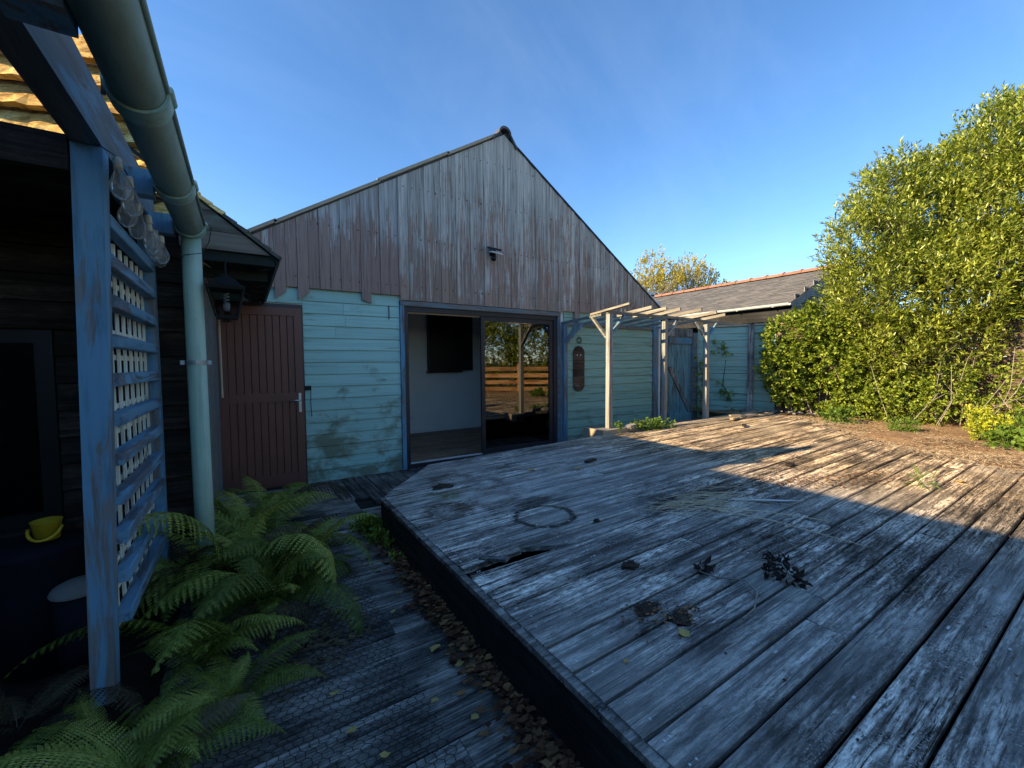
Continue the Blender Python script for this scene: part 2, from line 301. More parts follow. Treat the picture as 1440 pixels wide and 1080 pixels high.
# ---------------------------------------------------------------- mesh helpers
class MB:
    def __init__(s): s.v = []; s.f = []
    def add(s, vs, fs):
        o = len(s.v); s.v += [tuple(p) for p in vs]; s.f += [tuple(i + o for i in f) for f in fs]; return s
    def box(s, x0, x1, y0, y1, z0, z1, T=None):
        vs = [Vector((x, y, z)) for z in (z0, z1) for y in (y0, y1) for x in (x0, x1)]
        if T: vs = [T @ p for p in vs]
        return s.add(vs, [(0, 2, 3, 1), (4, 5, 7, 6), (0, 1, 5, 4), (2, 6, 7, 3), (0, 4, 6, 2), (1, 3, 7, 5)])
    def prof(s, axis, a0, a1, prof, cut0=None, cut1=None):
        """extrude a closed profile (list of 2-tuples in the other two axes) along axis; cuts give per-vertex offsets"""
        n = len(prof); vs = []
        for k, a in enumerate((a0, a1)):
            for (p, r) in prof:
                aa = a + ((cut0, cut1)[k](p, r) if (cut0, cut1)[k] else 0)
                vs.append((aa, p, r) if axis == 0 else (p, aa, r) if axis == 1 else (p, r, aa))
        fs = [(i, (i + 1) % n, n + (i + 1) % n, n + i) for i in range(n)] + [tuple(range(n))[::-1], tuple(range(n, 2 * n))]
        return s.add(vs, fs)
    def bar(s, a, b, w, h, up=(0, 0, 1)):
        a, b = Vector(a), Vector(b); d = (b - a).normalized(); x = d.cross(Vector(up)).normalized(); y = x.cross(d)
        vs = [q + x * i * w / 2 + y * j * h / 2 for q in (a, b) for (i, j) in ((-1, -1), (1, -1), (1, 1), (-1, 1))]
        return s.add(vs, [(3, 2, 1, 0), (4, 5, 6, 7), (0, 1, 5, 4), (1, 2, 6, 5), (2, 3, 7, 6), (3, 0, 4, 7)])
    def tube(s, pts, r, n=8, caps=True):
        pts = [Vector(p) for p in pts]; rr = r if isinstance(r, (list, tuple)) else [r] * len(pts); o = len(s.v); ref = None
        for i, p in enumerate(pts):
            d = (pts[min(i + 1, len(pts) - 1)] - pts[max(i - 1, 0)]).normalized()
            if ref is None: ref = d.orthogonal().normalized()
            x = (ref - d * ref.dot(d)).normalized(); y = d.cross(x); ref = x
            for k in range(n):
                a = 2 * math.pi * k / n; s.v.append(tuple(p + (x * math.cos(a) + y * math.sin(a)) * rr[i]))
        for i in range(len(pts) - 1):
            for k in range(n):
                s.f.append((o + i * n + k, o + i * n + (k + 1) % n, o + (i + 1) * n + (k + 1) % n, o + (i + 1) * n + k))
        if caps: s.f.append(tuple(range(o, o + n))[::-1]); s.f.append(tuple(range(o + (len(pts) - 1) * n, o + len(pts) * n)))
        return s
    def lathe(s, c, prof, n=20):
        o = len(s.v)
        for (r, z) in prof:
            for k in range(n):
                a = 2 * math.pi * k / n; s.v.append((c[0] + r * math.cos(a), c[1] + r * math.sin(a), c[2] + z))
        for i in range(len(prof) - 1):
            for k in range(n): s.f.append((o + i * n + k, o + i * n + (k + 1) % n, o + (i + 1) * n + (k + 1) % n, o + (i + 1) * n + k))
        return s
    def poly(s, pts, th):
        """pts: list of 3D points of a flat polygon, th: thickness vector"""
        n = len(pts); t = Vector(th); vs = [Vector(p) for p in pts] + [Vector(p) + t for p in pts]
        return s.add(vs, [tuple(range(n)), tuple(range(n, 2 * n))[::-1]] + [(i, n + i, n + (i + 1) % n, (i + 1) % n) for i in range(n)])
    def build(s, name, mat, parent=None, smooth=False, local=False):
        off = Vector((0, 0, 0)) if (parent is None or local) else wloc(parent)
        m = bpy.data.meshes.new(name)
        m.from_pydata([(p[0] - off.x, p[1] - off.y, p[2] - off.z) for p in s.v], [], s.f); m.materials.append(mat)
        m.validate(); 
        if smooth: m.polygons.foreach_set('use_smooth', [True] * len(m.polygons))
        o = bpy.data.objects.new(name, m); COL.objects.link(o)
        if parent: o.parent = parent
        fixn(m); return o
def fixn(m):
    import bmesh
    b = bmesh.new(); b.from_mesh(m); bmesh.ops.recalc_face_normals(b, faces=b.faces); b.to_mesh(m); b.free()
def wloc(o):
    v = Vector((0, 0, 0))
    while o is not None: v += o.location; o = o.parent
    return v
def tag(o, label=None, cat=None, group=None, kind=None):
    if label: o['label'] = label
    if cat: o['category'] = cat
    if group: o['group'] = group
    if kind: o['kind'] = kind
    return o
def empty(name, loc=(0, 0, 0), rz=0, **k):
    o = bpy.data.objects.new(name, None); COL.objects.link(o); o.location = loc; o.rotation_euler.z = rz; o.empty_display_size = .1
    tag(o, **k); return o
def npmesh(name, V, F, mat, parent=None, smooth=False):
    m = bpy.data.meshes.new(name); V = np.asarray(V, np.float32); F = np.asarray(F, np.int32)
    if parent is not None: V = V - np.array(wloc(parent), np.float32)
    k = F.shape[1]
    m.vertices.add(len(V)); m.vertices.foreach_set('co', V.ravel())
    m.loops.add(F.size); m.loops.foreach_set('vertex_index', F.ravel())
    m.polygons.add(len(F)); m.polygons.foreach_set('loop_start', np.arange(0, F.size, k, dtype=np.int32)); m.polygons.foreach_set('loop_total', np.full(len(F), k, np.int32))
    m.update(); m.materials.append(mat)
    o = bpy.data.objects.new(name, m); COL.objects.link(o)
    if parent: o.parent = parent
    return o
rnd = random.uniform
def DZ(x): return .30 + .028 * (min(x, 7.0) - .95)          # height of the deck top

# ================================================================ SETTING
g = MB().add([(-600, -600, -.12), (600, -600, -.12), (600, 600, -.12), (-600, 600, -.12)], [(0, 1, 2, 3)]).build('ground', M_field); tag(g, kind='structure')
g = MB().add([(-6, -4, -.035), (6, -4, -.035), (6, 5.6, -.035), (-6, 5.6, -.035)], [(0, 1, 2, 3)]).build('earth_bed', M_earth); tag(g, kind='structure')

# soil behind the deck, level with its boards
RB = [(-2.5, 5.2), (-.5, 5.35), (.65, 5.66), (1.22, 5.88), (1.77, 6.2), (2.13, 6.5), (2.85, 7.3), (3.74, 7.95), (4.35, 8.3)]   # (y, x) where the boards stop
def rbx(y):
    for (a, b) in zip(RB, RB[1:]):
        if a[0] <= y <= b[0]: return a[1] + (b[1] - a[1]) * (y - a[0]) / (b[0] - a[0])
    return RB[0][1] if y < RB[0][0] else RB[-1][1]
from mathutils import noise as mn
V = []; F = []; nx, ny = 90, 110
for j in range(ny + 1):
    y = -5.0 + j * 10.4 / ny
    for i in range(nx + 1):
        t = i / nx; x0 = rbx(y) - .35; x = x0 + (16 - x0) * t ** 1.6
        z = .395 + .05 * mn.noise(Vector((x * 1.1, y * 1.1, 0))) + .022 * mn.noise(Vector((x * 6, y * 6, 3))) + .01 * mn.noise(Vector((x * 22, y * 22, 3)))
        z += .075 * math.exp(-((x - 7.0) ** 2 / .35 + (y - 1.9) ** 2 / .08))
        ed = x - rbx(y)
        z = min(z, DZ(x) - .012 + .04 * max(0, ed)) if ed < .3 else z
        V.append((x, y, z))
for j in range(ny):
    for i in range(nx):
        a = j * (nx + 1) + i; F.append((a, a + 1, a + nx + 2, a + nx + 1))
o = npmesh('soil', V, F, M_soil); o.data.polygons.foreach_set('use_smooth', [True] * len(F)); tag(o, kind='structure')

# ---- deck: single boards on joists
deck = empty('deck', (.95, 0, 0), kind='structure')
def board_x(name, mat, parent, xs, xe, y, w, zf, th=.028, c0=None, c1=None, tilt=0, dz=0):
    """one board lying along X; the top follows zf(x)"""
    b = .006; mb = MB()
    prof = [(0, -th), (0, -b), (b * .7, 0), (w - b * .7, 0), (w, -b), (w, -th)]
    vs = []
    for k, a in enumerate((xs, xe)):
        for (p, r) in prof:
            xx = a + ((c0, c1)[k](y + p) if (c0, c1)[k] else 0)
            vs.append((xx, y + p, zf(xx) + r + dz + tilt * (p / w - .5)))
    n = 6
    mb.add(vs, [(i, (i + 1) % n, n + (i + 1) % n, n + i) for i in range(n)] + [tuple(range(n))[::-1], tuple(range(n, 2 * n))])
    return mb.build(name, mat, parent)
pitch = .158; y = -2.05; k = 0
left_cut = lambda yy_: 0 if yy_ < 3.51 else (yy_ - 3.51) * (1.64 - .95) / (4.25 - 3.51)
bk = []
while y < 4.24:
    w = pitch - .012 - rnd(0, .004)
    xs, xe = .95, rbx(y + w / 2) + rnd(-.05, .06)
    hole = 1.93 < y + w / 2 < 2.09
    cuts = []
    if hole: bk.append((y, w)); cuts = [1.62, rnd(4, 5)]
    elif random.random() < .8:
        cuts = [rnd(1.9, 3.2)] if random.random() < .4 else [rnd(2.6, 4.6)]
        if random.random() < .4: cuts.append(cuts[0] + rnd(1.2, 2))
    ends = [xs] + [c for c in cuts if c < xe - .4] + [xe]
    for i in range(len(ends) - 1):
        a, b_ = ends[i] + (.003 if i else 0), ends[i + 1] - (.003 if i < len(ends) - 2 else 0)
        if hole and i == 0: continue
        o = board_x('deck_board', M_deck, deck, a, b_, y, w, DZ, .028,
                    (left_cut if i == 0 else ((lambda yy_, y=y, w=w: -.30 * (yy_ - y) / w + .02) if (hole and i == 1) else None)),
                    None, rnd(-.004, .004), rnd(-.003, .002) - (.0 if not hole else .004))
    y += pitch; k += 1
# the broken board: a narrow strip left at the back and a splinter at the front
yb, wb = bk[0]
MB().poly([(.96, yb + wb * .62, DZ(1) - .003), (1.34, yb + wb * .78, DZ(1.3) - .003), (1.34, yb + wb, DZ(1.3) - .003), (.96, yb + wb, DZ(1) - .003)], (0, 0, -.025)).build('deck_board', M_deck, deck)
MB().poly([(.96, yb, DZ(1) - .003), (1.5, yb, DZ(1.5) - .003), (1.2, yb + wb * .12, DZ(1.2) - .006), (.96, yb + wb * .16, DZ(1) - .004)], (0, 0, -.025)).build('deck_board', M_deck, deck)
for i, (xa, xb) in enumerate(((.985, 1.02), (1.6, 1.65), (2.3, 2.35), (3.0, 3.05), (3.7, 3.75), (4.4, 4.45), (5.1, 5.15))):
    ye = 3.5 if i == 0 else 4.2
    MB().box(xa, xb, -2.0, ye, .02, DZ(xa) - .032).build('joist', M_fascia, deck)
# dark skirting boards
for (za, zb, dx) in ((.155, .262, 0), (.03, .148, .004), (-.03, .024, -.012)):
    MB().box(.925 + dx, .955 + dx, -2.0, 3.49, za, zb).build('skirting_board', M_fascia, deck)
MB().box(.915, .95, -2.0, 3.5, .2662, .2935).build('edge_strip', M_path, deck)
for (za, zb) in ((.155, .262), (.03, .148)):
    MB().poly([(.93, 3.495, za), (1.61, 4.235, za), (1.61, 4.235, zb + .015), (.93, 3.495, zb)], (.02, -.018, 0)).build('skirting_board', M_fascia, deck)
MB().box(1.63, 8.0, 4.236, 4.262, .02, .27).build('skirting_board', M_fascia, deck)
# nail heads
mb = MB()
for i in range(170):
    yy = rnd(-.3, 2.4); yk = -2.05 + pitch * round((yy + 2.05) / pitch) + random.choice((.03, .115)); xx = random.choice((1.0, 1.62, 2.32)) + rnd(-.02, .02)
    mb.lathe((xx, yk, DZ(xx) + .0005), [(.0052, 0), (.004, .0015), (0, .002)], 6)
o = mb.build('nail_heads', M_whitep, deck); o['kind'] = 'stuff'

# ---- path of grooved boards
path = empty('path', (0, 0, 0), kind='structure')
def groove_board(parent, axis, a0, a1, p, w, mat, z=0.0, ng=9):
    """a decking board with fine grooves running its length"""
    prof = [(p, z - .025)]
    for i in range(ng):
        u0_ = p + .004 + (w - .008) * i / ng; u1_ = p + .004 + (w - .008) * (i + 1) / ng; e = (u1_ - u0_)
        prof += [(u0_, z), (u0_ + e * .62, z), (u0_ + e * .72, z - .0035), (u0_ + e * .92, z - .0035)]
    prof += [(p + w, z - .001), (p + w, z - .025)]
    mb = MB(); mb.prof(axis, a0, a1, prof)
    return mb.build('path_board', mat, parent)
y = -.8
while y < 4.55:
    w = .139; j = rnd(.1, .7); x0 = -.75 if y < 2.0 else (-.35)
    z = rnd(-.003, .001)
    if random.random() < .45:
        groove_board(path, 0, x0, j - .003, y, w, M_path, z); groove_board(path, 0, j, .915, y, w, M_path, z + rnd(-.002, .002))
    else: groove_board(path, 0, x0, .915, y, w, M_path, z)
    y += .146
y = 4.56
while y < 5.3:
    groove_board(path, 0, -.3, .80, y, .139, M_path, rnd(-.003, .001)); y += .146
x = .806
while x < 4.6:
    ya = 3.55 + (x - .95) * 1.07 if x > .85 else 4.55
    ya = 4.55 if x < .95 else min(max(4.55, 0), 4.55) if x > 1.9 else 4.55
    groove_board(path, 1, 4.56 if x < 1.0 else 4.3, 5.445, x, .139, M_pathy, rnd(-.003, .001)); x += .146
y = 3.6
while y < 4.28:                                                  # short boards under the cut corner
    groove_board(path, 0, .92, 1.0 + (y - 3.5) * .95, y, .139, M_path, -.002) if y < 4.1 else None; y += .146

# ================================================================ HOUSE
HY = 5.48
house = empty('house', (3.36, HY, 0), label='wooden house with brown peeling gable over turquoise siding and a sliding glass door', cat='house')
def siding(parent, mat, x0, x1, z0, z1, yf, n, seg=.35, name='siding_board', skip=None):
    """lap boards facing -Y, each a wedge with a shadow gap"""
    h = (z1 - z0) / n
    for i in range(n):
        za = z0 + i * h; zb = za + h - .004
        cuts = [x0]
        if random.random() < seg and x1 - x0 > .9: cuts.append(rnd(x0 + .3, x1 - .3))
        cuts.append(x1)
        for a, b in zip(cuts, cuts[1:]):
            d = rnd(-.0015, .0015)
            MB().prof(0, a + .0012, b - .0012, [(yf + d, za + .006), (yf + .004 + d, za), (yf + .022, za), (yf + .022, zb), (yf + .012 + d, zb), (yf + .009 + d, zb - .008)]).build(name, mat, parent)
siding(house, M_side, .60, 1.745, -.01, 2.30, HY - .022, 16, .5)
siding(house, M_side, -.6, .598, 2.115, 2.30, HY - .022, 1, 0)
siding(house, M_side2, 4.52, 6.75, .0, 2.31, HY - .022, 16, .35)
# wall behind the boards (solid), with the openings left free
mb = MB(); Y0, Y1 = HY + .002, HY + .14
mb.box(-.9, -.27, Y0, Y1, -.1, 2.6); mb.box(.6, 1.78, Y0, Y1, -.1, 2.6); mb.box(4.42, 7.02, Y0, Y1, -.1, 2.6); mb.box(-.27, .6, Y0, Y1, 2.08, 2.6); mb.box(1.78, 4.42, Y0, Y1, 2.2, 2.6)
mb.build('wall', M_white, house)
# room behind the sliding door
mb = MB(); mb.box(.6, 6.9, 7.95, 8.05, 0, 2.75); mb.box(.5, .6, Y1, 8.05, 0, 2.75); mb.box(6.9, 7.0, Y1, 8.05, 0, 2.75); mb.box(.5, 7.0, Y1, 8.05, 2.72, 2.8)
mb.build('room_wall', M_white, house)
mb = MB(); mb.box(.6, 6.9, 7.93, 7.948, .05, .16); mb.build('baseboard', M_white, house)
for i in range(16):
    yy = Y1 + .0 + i * .148
    MB().box(.6, 6.9, yy, yy + .146, .0, .045 + .0005 * (i % 3)).build('floor_board', M_brownf, house)
MB().box(3.08, 4.03, 7.82, 7.946, 1.27, 2.5).box(3.05, 3.78, 7.78, 7.946, 1.235, 1.262).build('wall_panel', M_black, house)['label'] = 'large black panel on the back wall of the room'
MB().box(2.70, 2.78, 7.94, 7.948, .32, .40).box(2.715, 2.765, 7.936, 7.9395, .335, .385).build('wall_socket', M_whitep, house)
# house side walls and roof
PK = Vector((3.36, HY - .0, 4.80))
def gz(x): return 4.78 - (.605 if x < 3.36 else .655) * abs(x - 3.36)
# gable boards: vertical, each cut to the slope, a few hanging lower with pointed ends
x = -.62; pts = {}
lows = [(.30, .16, 'l'), (.47, .15, 'l'), (.64, 0, ''), (.86, .16, 'l')]
def gboard(a, b, zl, zr, mat, yo=0.0):
    ya, yb_ = HY - .050 - yo, HY - .030 - yo * .5
    za, zb = gz(a), gz(b)
    vs = [(a, zl), (b, zr), (b, zb), (a, za)]
    if a < 3.36 < b: vs = [(a, zl), (b, zr), (b, zb), (3.36, 4.78), (a, za)]
    return MB().poly([(p, ya, q_) for p, q_ in vs], (0, yb_ - ya, 0)).build('gable_board', mat, house)
i = 0
while x < 7.0:
    w = rnd(.105, .125) if x > 1.75 else .118
    if x < 1.755 < x + w: w = 1.755 - x + .001
    b = min(x + w - .004, 7.04); base = 2.30 if x < 1.75 else 2.245 if x < 4.45 else 2.26
    if x > 4.45: base = 2.26 - .0 * (x - 4.4)
    zl = zr = base
    if x < .22: zl = base + .05 - .12; zr = base - .02
    mat = M_gab1 if x < 1.75 else M_gab
    if base < min(gz(x), gz(b)) - .02:
        for lx, kind in ((.355, 'r'), (.61, 'r'), (1.225, 'm')):
            if abs(x - lx) < .06: 
                if kind == 'r': zl, zr = base - .15, base - .06
                else: zl, zr = base - .09, base - .13
        if abs(x - 4.78) < .06: zl = zr = base - .17
        gboard(x, b, zl, zr, mat, rnd(0, .006) if i % 2 else rnd(.006, .012))
    x += w; i += 1
mb = MB(); xx = .3
while xx < 6.6:
    for zz in (2.42, 3.05, 3.7, 4.3):
        if zz < gz(xx) - .08: mb.box(xx, xx + .008, HY - .064, HY - .05, zz + rnd(-.01, .01), zz + .012)
    xx += rnd(.1, .13)
o = mb.build('nail_heads', M_black, house); o['kind'] = 'stuff'
# dark backing behind the gable
MB().poly([(-.62, HY - .028, 2.31), (7.04, HY - .028, 2.31), (7.02, HY - .028, 2.37), (3.36, HY - .028, 4.77), (-.6, HY - .028, 2.37)], (0, .025, 0)).build('gable_backing', M_black, house)
# roof slabs, verge strip and ridge cap
def slab(xa, za, xb, zb, y0, y1, th):
    d = Vector((xb - xa, 0, zb - za)).normalized(); n_ = Vector((-d.z, 0, d.x)); n_ = n_ if n_.z > 0 else -n_
    return MB().poly([(xa, y0, za), (xb, y0, zb), (xb + n_.x * th, y0, zb + n_.z * th), (xa + n_.x * th, y0, za + n_.z * th)], (0, y1 - y0, 0))
slab(-.95, gz(-.95) + .0, 3.36, 4.785, HY - .03, 14, .05).build('roof', M_slate, house)
slab(3.36, 4.785, 7.22, gz(7.22), HY - .03, 14, .05).build('roof', M_slate, house)
for (xa, xb, o_) in ((-.8, .35, .012), (.35, 1.5, 0), (1.5, 2.45, .014), (2.45, 3.2, .003)):
    slab(xa, gz(xa) + .02 + o_, xb + .02, gz(xb + .02) + .02 + o_, HY - .085, HY - .031, .035).build('verge_strip', M_tan, house)
slab(3.42, gz(3.42) + .0, 7.2, gz(7.2) + .0, HY - .07, HY - .031, .03).build('verge_strip', M_black, house)
mb = MB(); pr = []
for k in range(9):
    a = math.pi * k / 8; pr.append((3.36 + .085 * math.cos(a) * 1.25, 4.78 + .11 * math.sin(a)))
pr = [(3.36 + .22, 4.62), ] + pr + [(3.36 - .22, 4.68)]
inn = [(3.36 - .2, 4.66)] + [(3.36 - .07 * math.cos(math.pi * k / 8) * 1.25, 4.77 + .085 * math.sin(math.pi * k / 8)) for k in range(9)] + [(3.36 + .2, 4.61)]
mb.prof(1, HY - .10, HY + .35, pr + inn); mb.build('ridge_cap', M_slate, house)
MB().box(-.95, -.8, Y1, 13.9, -.1, 2.35).box(6.9, 7.02, 8.05, 13.9, -.1, 2.4).box(-.8, 6.9, 13.7, 13.85, -.1, 2.5).build('rear_wall', M_grey, house)
# blue trim round the sliding door
MB().box(1.748, 1.80, HY - .045, HY + .001, -.01, 2.235).build('door_trim', M_blue, house)
MB().box(1.748, 4.43, HY - .052, HY - .02, 2.172, 2.235).build('door_trim', M_bluew, house)
MB().box(4.375, 4.43, HY - .045, HY + .001, -.01, 2.17).build('door_trim', M_bluew, house)
MB().box(6.752, 6.90, HY - .05, HY + .001, -.01, 2.26).build('corner_board', M_blue, house)
MB().box(4.55, 6.75, HY - .06, HY - .024, 2.03, 2.085).build('ledger_board', M_bluew, house)
# sliding door: frame, closed pane on the right, open half on the left
sl = empty('sliding_door', (0, 0, 0)); sl.parent = house
fy0, fy1 = HY - .018, HY + .12
def hb(x0, x1, y0, y1, z0, z1, name='door_frame', mat=M_alu, par=sl): return MB().box(x0, x1, y0, y1, z0, z1).build(name, mat, par)
hb(1.802, 1.86, fy0, fy1, 0, 2.17); hb(4.31, 4.373, fy0, fy1, 0, 2.17); hb(1.862, 4.308, fy0, fy1, 2.105, 2.17); hb(1.862, 4.308, fy0, fy1, -.01, .05)
hb(1.862, 2.98, fy0 + .03, fy0 + .06, .051, .066, 'floor_track', M_whitep); hb(1.862, 2.97, fy0 + .05, fy0 + .08, 2.085, 2.104, 'top_track', M_tan)
# sash on the right
sy0, sy1 = HY + .004, HY + .045
hb(2.97, 3.03, sy0, sy1, .052, 2.103, 'sash'); hb(4.235, 4.305, sy0, sy1, .052, 2.103, 'sash'); hb(3.032, 4.233, sy0, sy1, .052, .12, 'sash'); hb(3.032, 4.233, sy0, sy1, 2.035, 2.103, 'sash')
MB().box(3.03, 4.235, HY + .022, HY + .028, .12, 2.035).build('glass_pane', M_glass, sl)
hb(3.04, 3.09, HY + .07, HY + .11, .052, 2.10, 'sash')
# pale laths leaning inside, at the left jamb
MB().bar((1.90, HY + .25, 2.06), (1.875, HY + .2, 1.62), .02, .02).bar((1.96, HY + .3, 2.06), (1.895, HY + .22, 1.50), .015, .015).build('lath', M_tan, sl)
# brown door
MB().box(-.25, .59, HY - .009, HY + .02, 0, 2.057).build('door_backing', M_brown, house)
dr = empty('door', (0, 0, 0)); dr.parent = house; dr['label'] = 'brown boarded door with a lever handle'
DX0, DX1, DB, DT = -.245, .583, .02, 2.055; dy0, dy1 = HY - .055, HY - .01
st = .10
for (a, b, c, d) in ((DX0, DX0 + st, DB, DT), (DX1 - st * .8, DX1, DB, DT), (DX0 + st + .001, DX1 - st * .8 - .001, DT - .09, DT), (DX0 + st + .001, DX1 - st * .8 - .001, .99, 1.09), (DX0 + st + .001, DX1 - st * .8 - .001, DB, .16)):
    MB().box(a, b, dy0, dy1, c, d).build('door_rail', M_brown, dr)
n = 9; xa, xb = DX0 + st, DX1 - st * .8
for (c, d) in ((.16, .99), (1.09, DT - .09)):
    for i in range(n):
        w = (xb - xa) / n; a = xa + i * w
        MB().prof(2, c, d, [(a + .001, dy1 - .005), (a + .001, dy0 + .022), (a + .006, dy0 + .015), (a + w - .006, dy0 + .015), (a + w - .001, dy0 + .022), (a + w - .001, dy1 - .005)]).build('door_plank', M_brown, dr)
MB().box(DX1 - .055, DX1 - .028, dy0 - .007, dy0 - .001, .86, 1.08).build('handle_plate', M_metal, dr)
MB().tube([(DX1 - .042, dy0 - .006, 1.0), (DX1 - .042, dy0 - .05, 1.0), (DX1 - .06, dy0 - .055, 1.0), (DX1 - .16, dy0 - .055, .995)], .009, 8).build('handle', M_metal, dr, True)
MB().box(DX0 - .03, DX1 + .012, HY - .03, HY + .02, 2.058, 2.10).box(DX1 + .001, DX1 + .013, HY - .03, HY + .02, 0, 2.058).build('door_frame', M_alu, house)
MB().box(.60, .665, HY - .05, HY - .024, 1.11, 1.16).tube([(.66, HY - .045, 1.12), (.655, HY - .04, .98), (.662, HY - .04, .80)], .004, 5).build('door_latch', M_blk2, house)
MB().box(DX0, DX1, HY - .09, HY - .0, -.02, .015).build('door_sill', M_fascia, house)

# a lamp with two spots and a sensor, up on the gable
sec = empty('security_light', (3.14, HY - .06, 3.0), label='small black and white twin security light high on the brown gable', cat='outdoor light')
MB().box(3.09, 3.17, HY - .10, HY - .064, 2.98, 3.06).build('mount', M_black, sec)
MB().poly([(3.02, HY - .2, 3.035), (3.20, HY - .22, 3.02), (3.21, HY - .10, 3.065), (3.03, HY - .10, 3.07)], (0, 0, .03)).build('hood', M_black, sec)
MB().poly([(3.04, HY - .21, 2.995), (3.22, HY - .22, 2.975), (3.21, HY - .12, 3.01), (3.05, HY - .11, 3.015)], (0, 0, .018)).build('lamp_glass', M_whitep, sec)
MB().lathe((3.12, HY - .13, 2.93), [(0, -.04), (.03, -.03), (.04, 0), (.03, .035), (.01, .05)], 12).build('sensor', M_black, sec, True)

# oval bare patch plaque and a star ornament on the right wall
pl = empty('face_plaque', (4.84, HY - .024, 1.3), label='tall rounded dark brown wooden face with two pale eyes on the green wall', cat='wall ornament')
def cap(z):
    lo, hi, r = .91, 1.69, .125
    if z < lo + r: return math.sqrt(max(0, r * r - (lo + r - z) ** 2))
    if z > hi - r: return math.sqrt(max(0, r * r - (z - hi + r) ** 2))
    return r
M_plq = wood('bare brown board', ((.03, .016, .01), (.075, .042, .027), (.12, .07, .045)), 0, 18, 1, .6)
zz = .91
while zz < 1.68:
    h = min(.144 if zz > .92 else .105, 1.69 - zz); pts_ = []
    for k in range(6): z_ = zz + .002 + (h - .004) * k / 5; pts_.append((4.84 + cap(z_) + .002, z_))
    pts_ += [(4.84 - (p - 4.84), q_) for p, q_ in pts_[::-1]]
    MB().poly([(p, HY - .036, q_) for p, q_ in pts_], (0, .009, 0)).build('plaque_board', M_plq, pl); zz += h
for ex in (4.80, 4.875): MB().lathe((0, 0, 0), [(0, .004), (.012, .003), (.014, 0)], 10).build('eye', M_whitep, pl, local=True).matrix_local = Matrix.Translation((ex - 4.84, -.014, .235)) @ Matrix.Rotation(R_(90), 4, 'X')
MB().poly([(4.765, HY - .04, 1.02), (4.80, HY - .04, 1.0), (4.84, HY - .04, 1.015), (4.835, HY - .04, 1.022), (4.80, HY - .04, 1.01), (4.77, HY - .04, 1.028)], (0, .004, 0)).build('mouth', M_tan, pl)
orn = MB()
for k in range(10):
    a = 2 * math.pi * k / 10; orn.tube([(4.85 + .035 * math.cos(a), HY - .03, 1.79 + .035 * math.sin(a)), (4.85 + .06 * math.cos(a), HY - .034, 1.79 + .06 * math.sin(a))], [.005, .008], 5)
o = orn.tube([(4.85 + .035 * math.cos(k * .6283), HY - .03, 1.79 + .035 * math.sin(k * .6283)) for k in range(11)], .004, 5).build('flower_ornament', M_dark); tag(o, 'small dark flower shaped ornament above the brown wooden face', 'wall ornament')
MB().tube([(1.605, HY - .03, 2.16), (1.607, HY - .03, 2.02), (1.60, HY - .04, 1.985)], .006, 5).build('wall_hook', M_blk2, house)
# things standing in the room
b_ = empty('plastic_bin', (4.55, 6.3, .046), label='tall dark blue bin standing inside behind the closed glass', cat='bin')
MB().box(4.32, 4.82, 6.1, 6.5, .046, .55).build('bin_body', M_bin, b_); MB().box(4.30, 4.84, 6.08, 6.52, .551, .585).build('bin_lid', M_bin, b_)
o = MB().bar((5.05, 6.0, .05), (5.2, 6.5, .75), .10, .02).build('leaning_board', M_tan); tag(o, 'pale board leaning next to the blue bin indoors', 'board')

# ================================================================ LEFT SHED WITH PORCH
PY = 3.25
shed = empty('shed', (-1.2, PY, 0), label='dark timber shed with a porch, black window and sunlit rough boards above', cat='shed')
h = .148; z = -.02
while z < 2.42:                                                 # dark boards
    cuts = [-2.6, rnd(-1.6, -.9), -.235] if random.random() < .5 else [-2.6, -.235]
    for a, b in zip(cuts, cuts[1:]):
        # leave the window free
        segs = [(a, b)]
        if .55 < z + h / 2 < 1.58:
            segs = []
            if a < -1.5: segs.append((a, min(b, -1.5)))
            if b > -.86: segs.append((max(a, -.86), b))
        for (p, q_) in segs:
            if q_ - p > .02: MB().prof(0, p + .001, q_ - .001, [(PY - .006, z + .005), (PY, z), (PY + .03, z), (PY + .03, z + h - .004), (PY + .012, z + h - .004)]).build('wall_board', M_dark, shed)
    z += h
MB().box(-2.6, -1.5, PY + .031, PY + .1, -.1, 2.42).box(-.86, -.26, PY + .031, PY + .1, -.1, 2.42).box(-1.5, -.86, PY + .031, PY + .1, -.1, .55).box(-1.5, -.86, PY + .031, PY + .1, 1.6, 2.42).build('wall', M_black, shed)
MB().box(-.30, -.24, PY + .101, HY - .1, -.1, 2.2).build('side_wall', M_can, shed)
for i in range(14):
    MB().box(-.239, -.225, PY + .03 + i * .15, PY + .176 + i * .15, 0, 2.1).build('side_board', M_bluew, shed)
MB().box(-2.0, -.35, 4.2, 4.25, -.1, 2.3).box(-2.05, -2.0, PY + .1, 4.25, -.1, 2.3).box(-.36, -.31, PY + .1, 4.25, -.1, 2.3).box(-2.0, -.36, PY + .1, 4.2, -.1, -.05).build('inner_wall', M_dark, shed)
win = empty('window', (0, 0, 0)); win.parent = shed
MB().box(-1.5, -1.44, PY - .02, PY + .03, .55, 1.6).box(-.93, -.86, PY - .02, PY + .03, .55, 1.6).box(-1.44, -.93, PY - .02, PY + .03, .55, .62).box(-1.44, -.93, PY - .02, PY + .03, 1.53, 1.6).build('frame', M_black, win)
MB().box(-1.44, -.93, PY + .004, PY + .008, .62, 1.53).build('glass_pane', M_pane, win)
MB().box(-1.52, -.72, PY - .05, PY - .007, 1.605, 1.625).build('window_head', M_dark, shed)
MB().box(-1.5, -.82, PY - .05, PY - .007, .50, .545).build('window_sill', M_dark, shed)
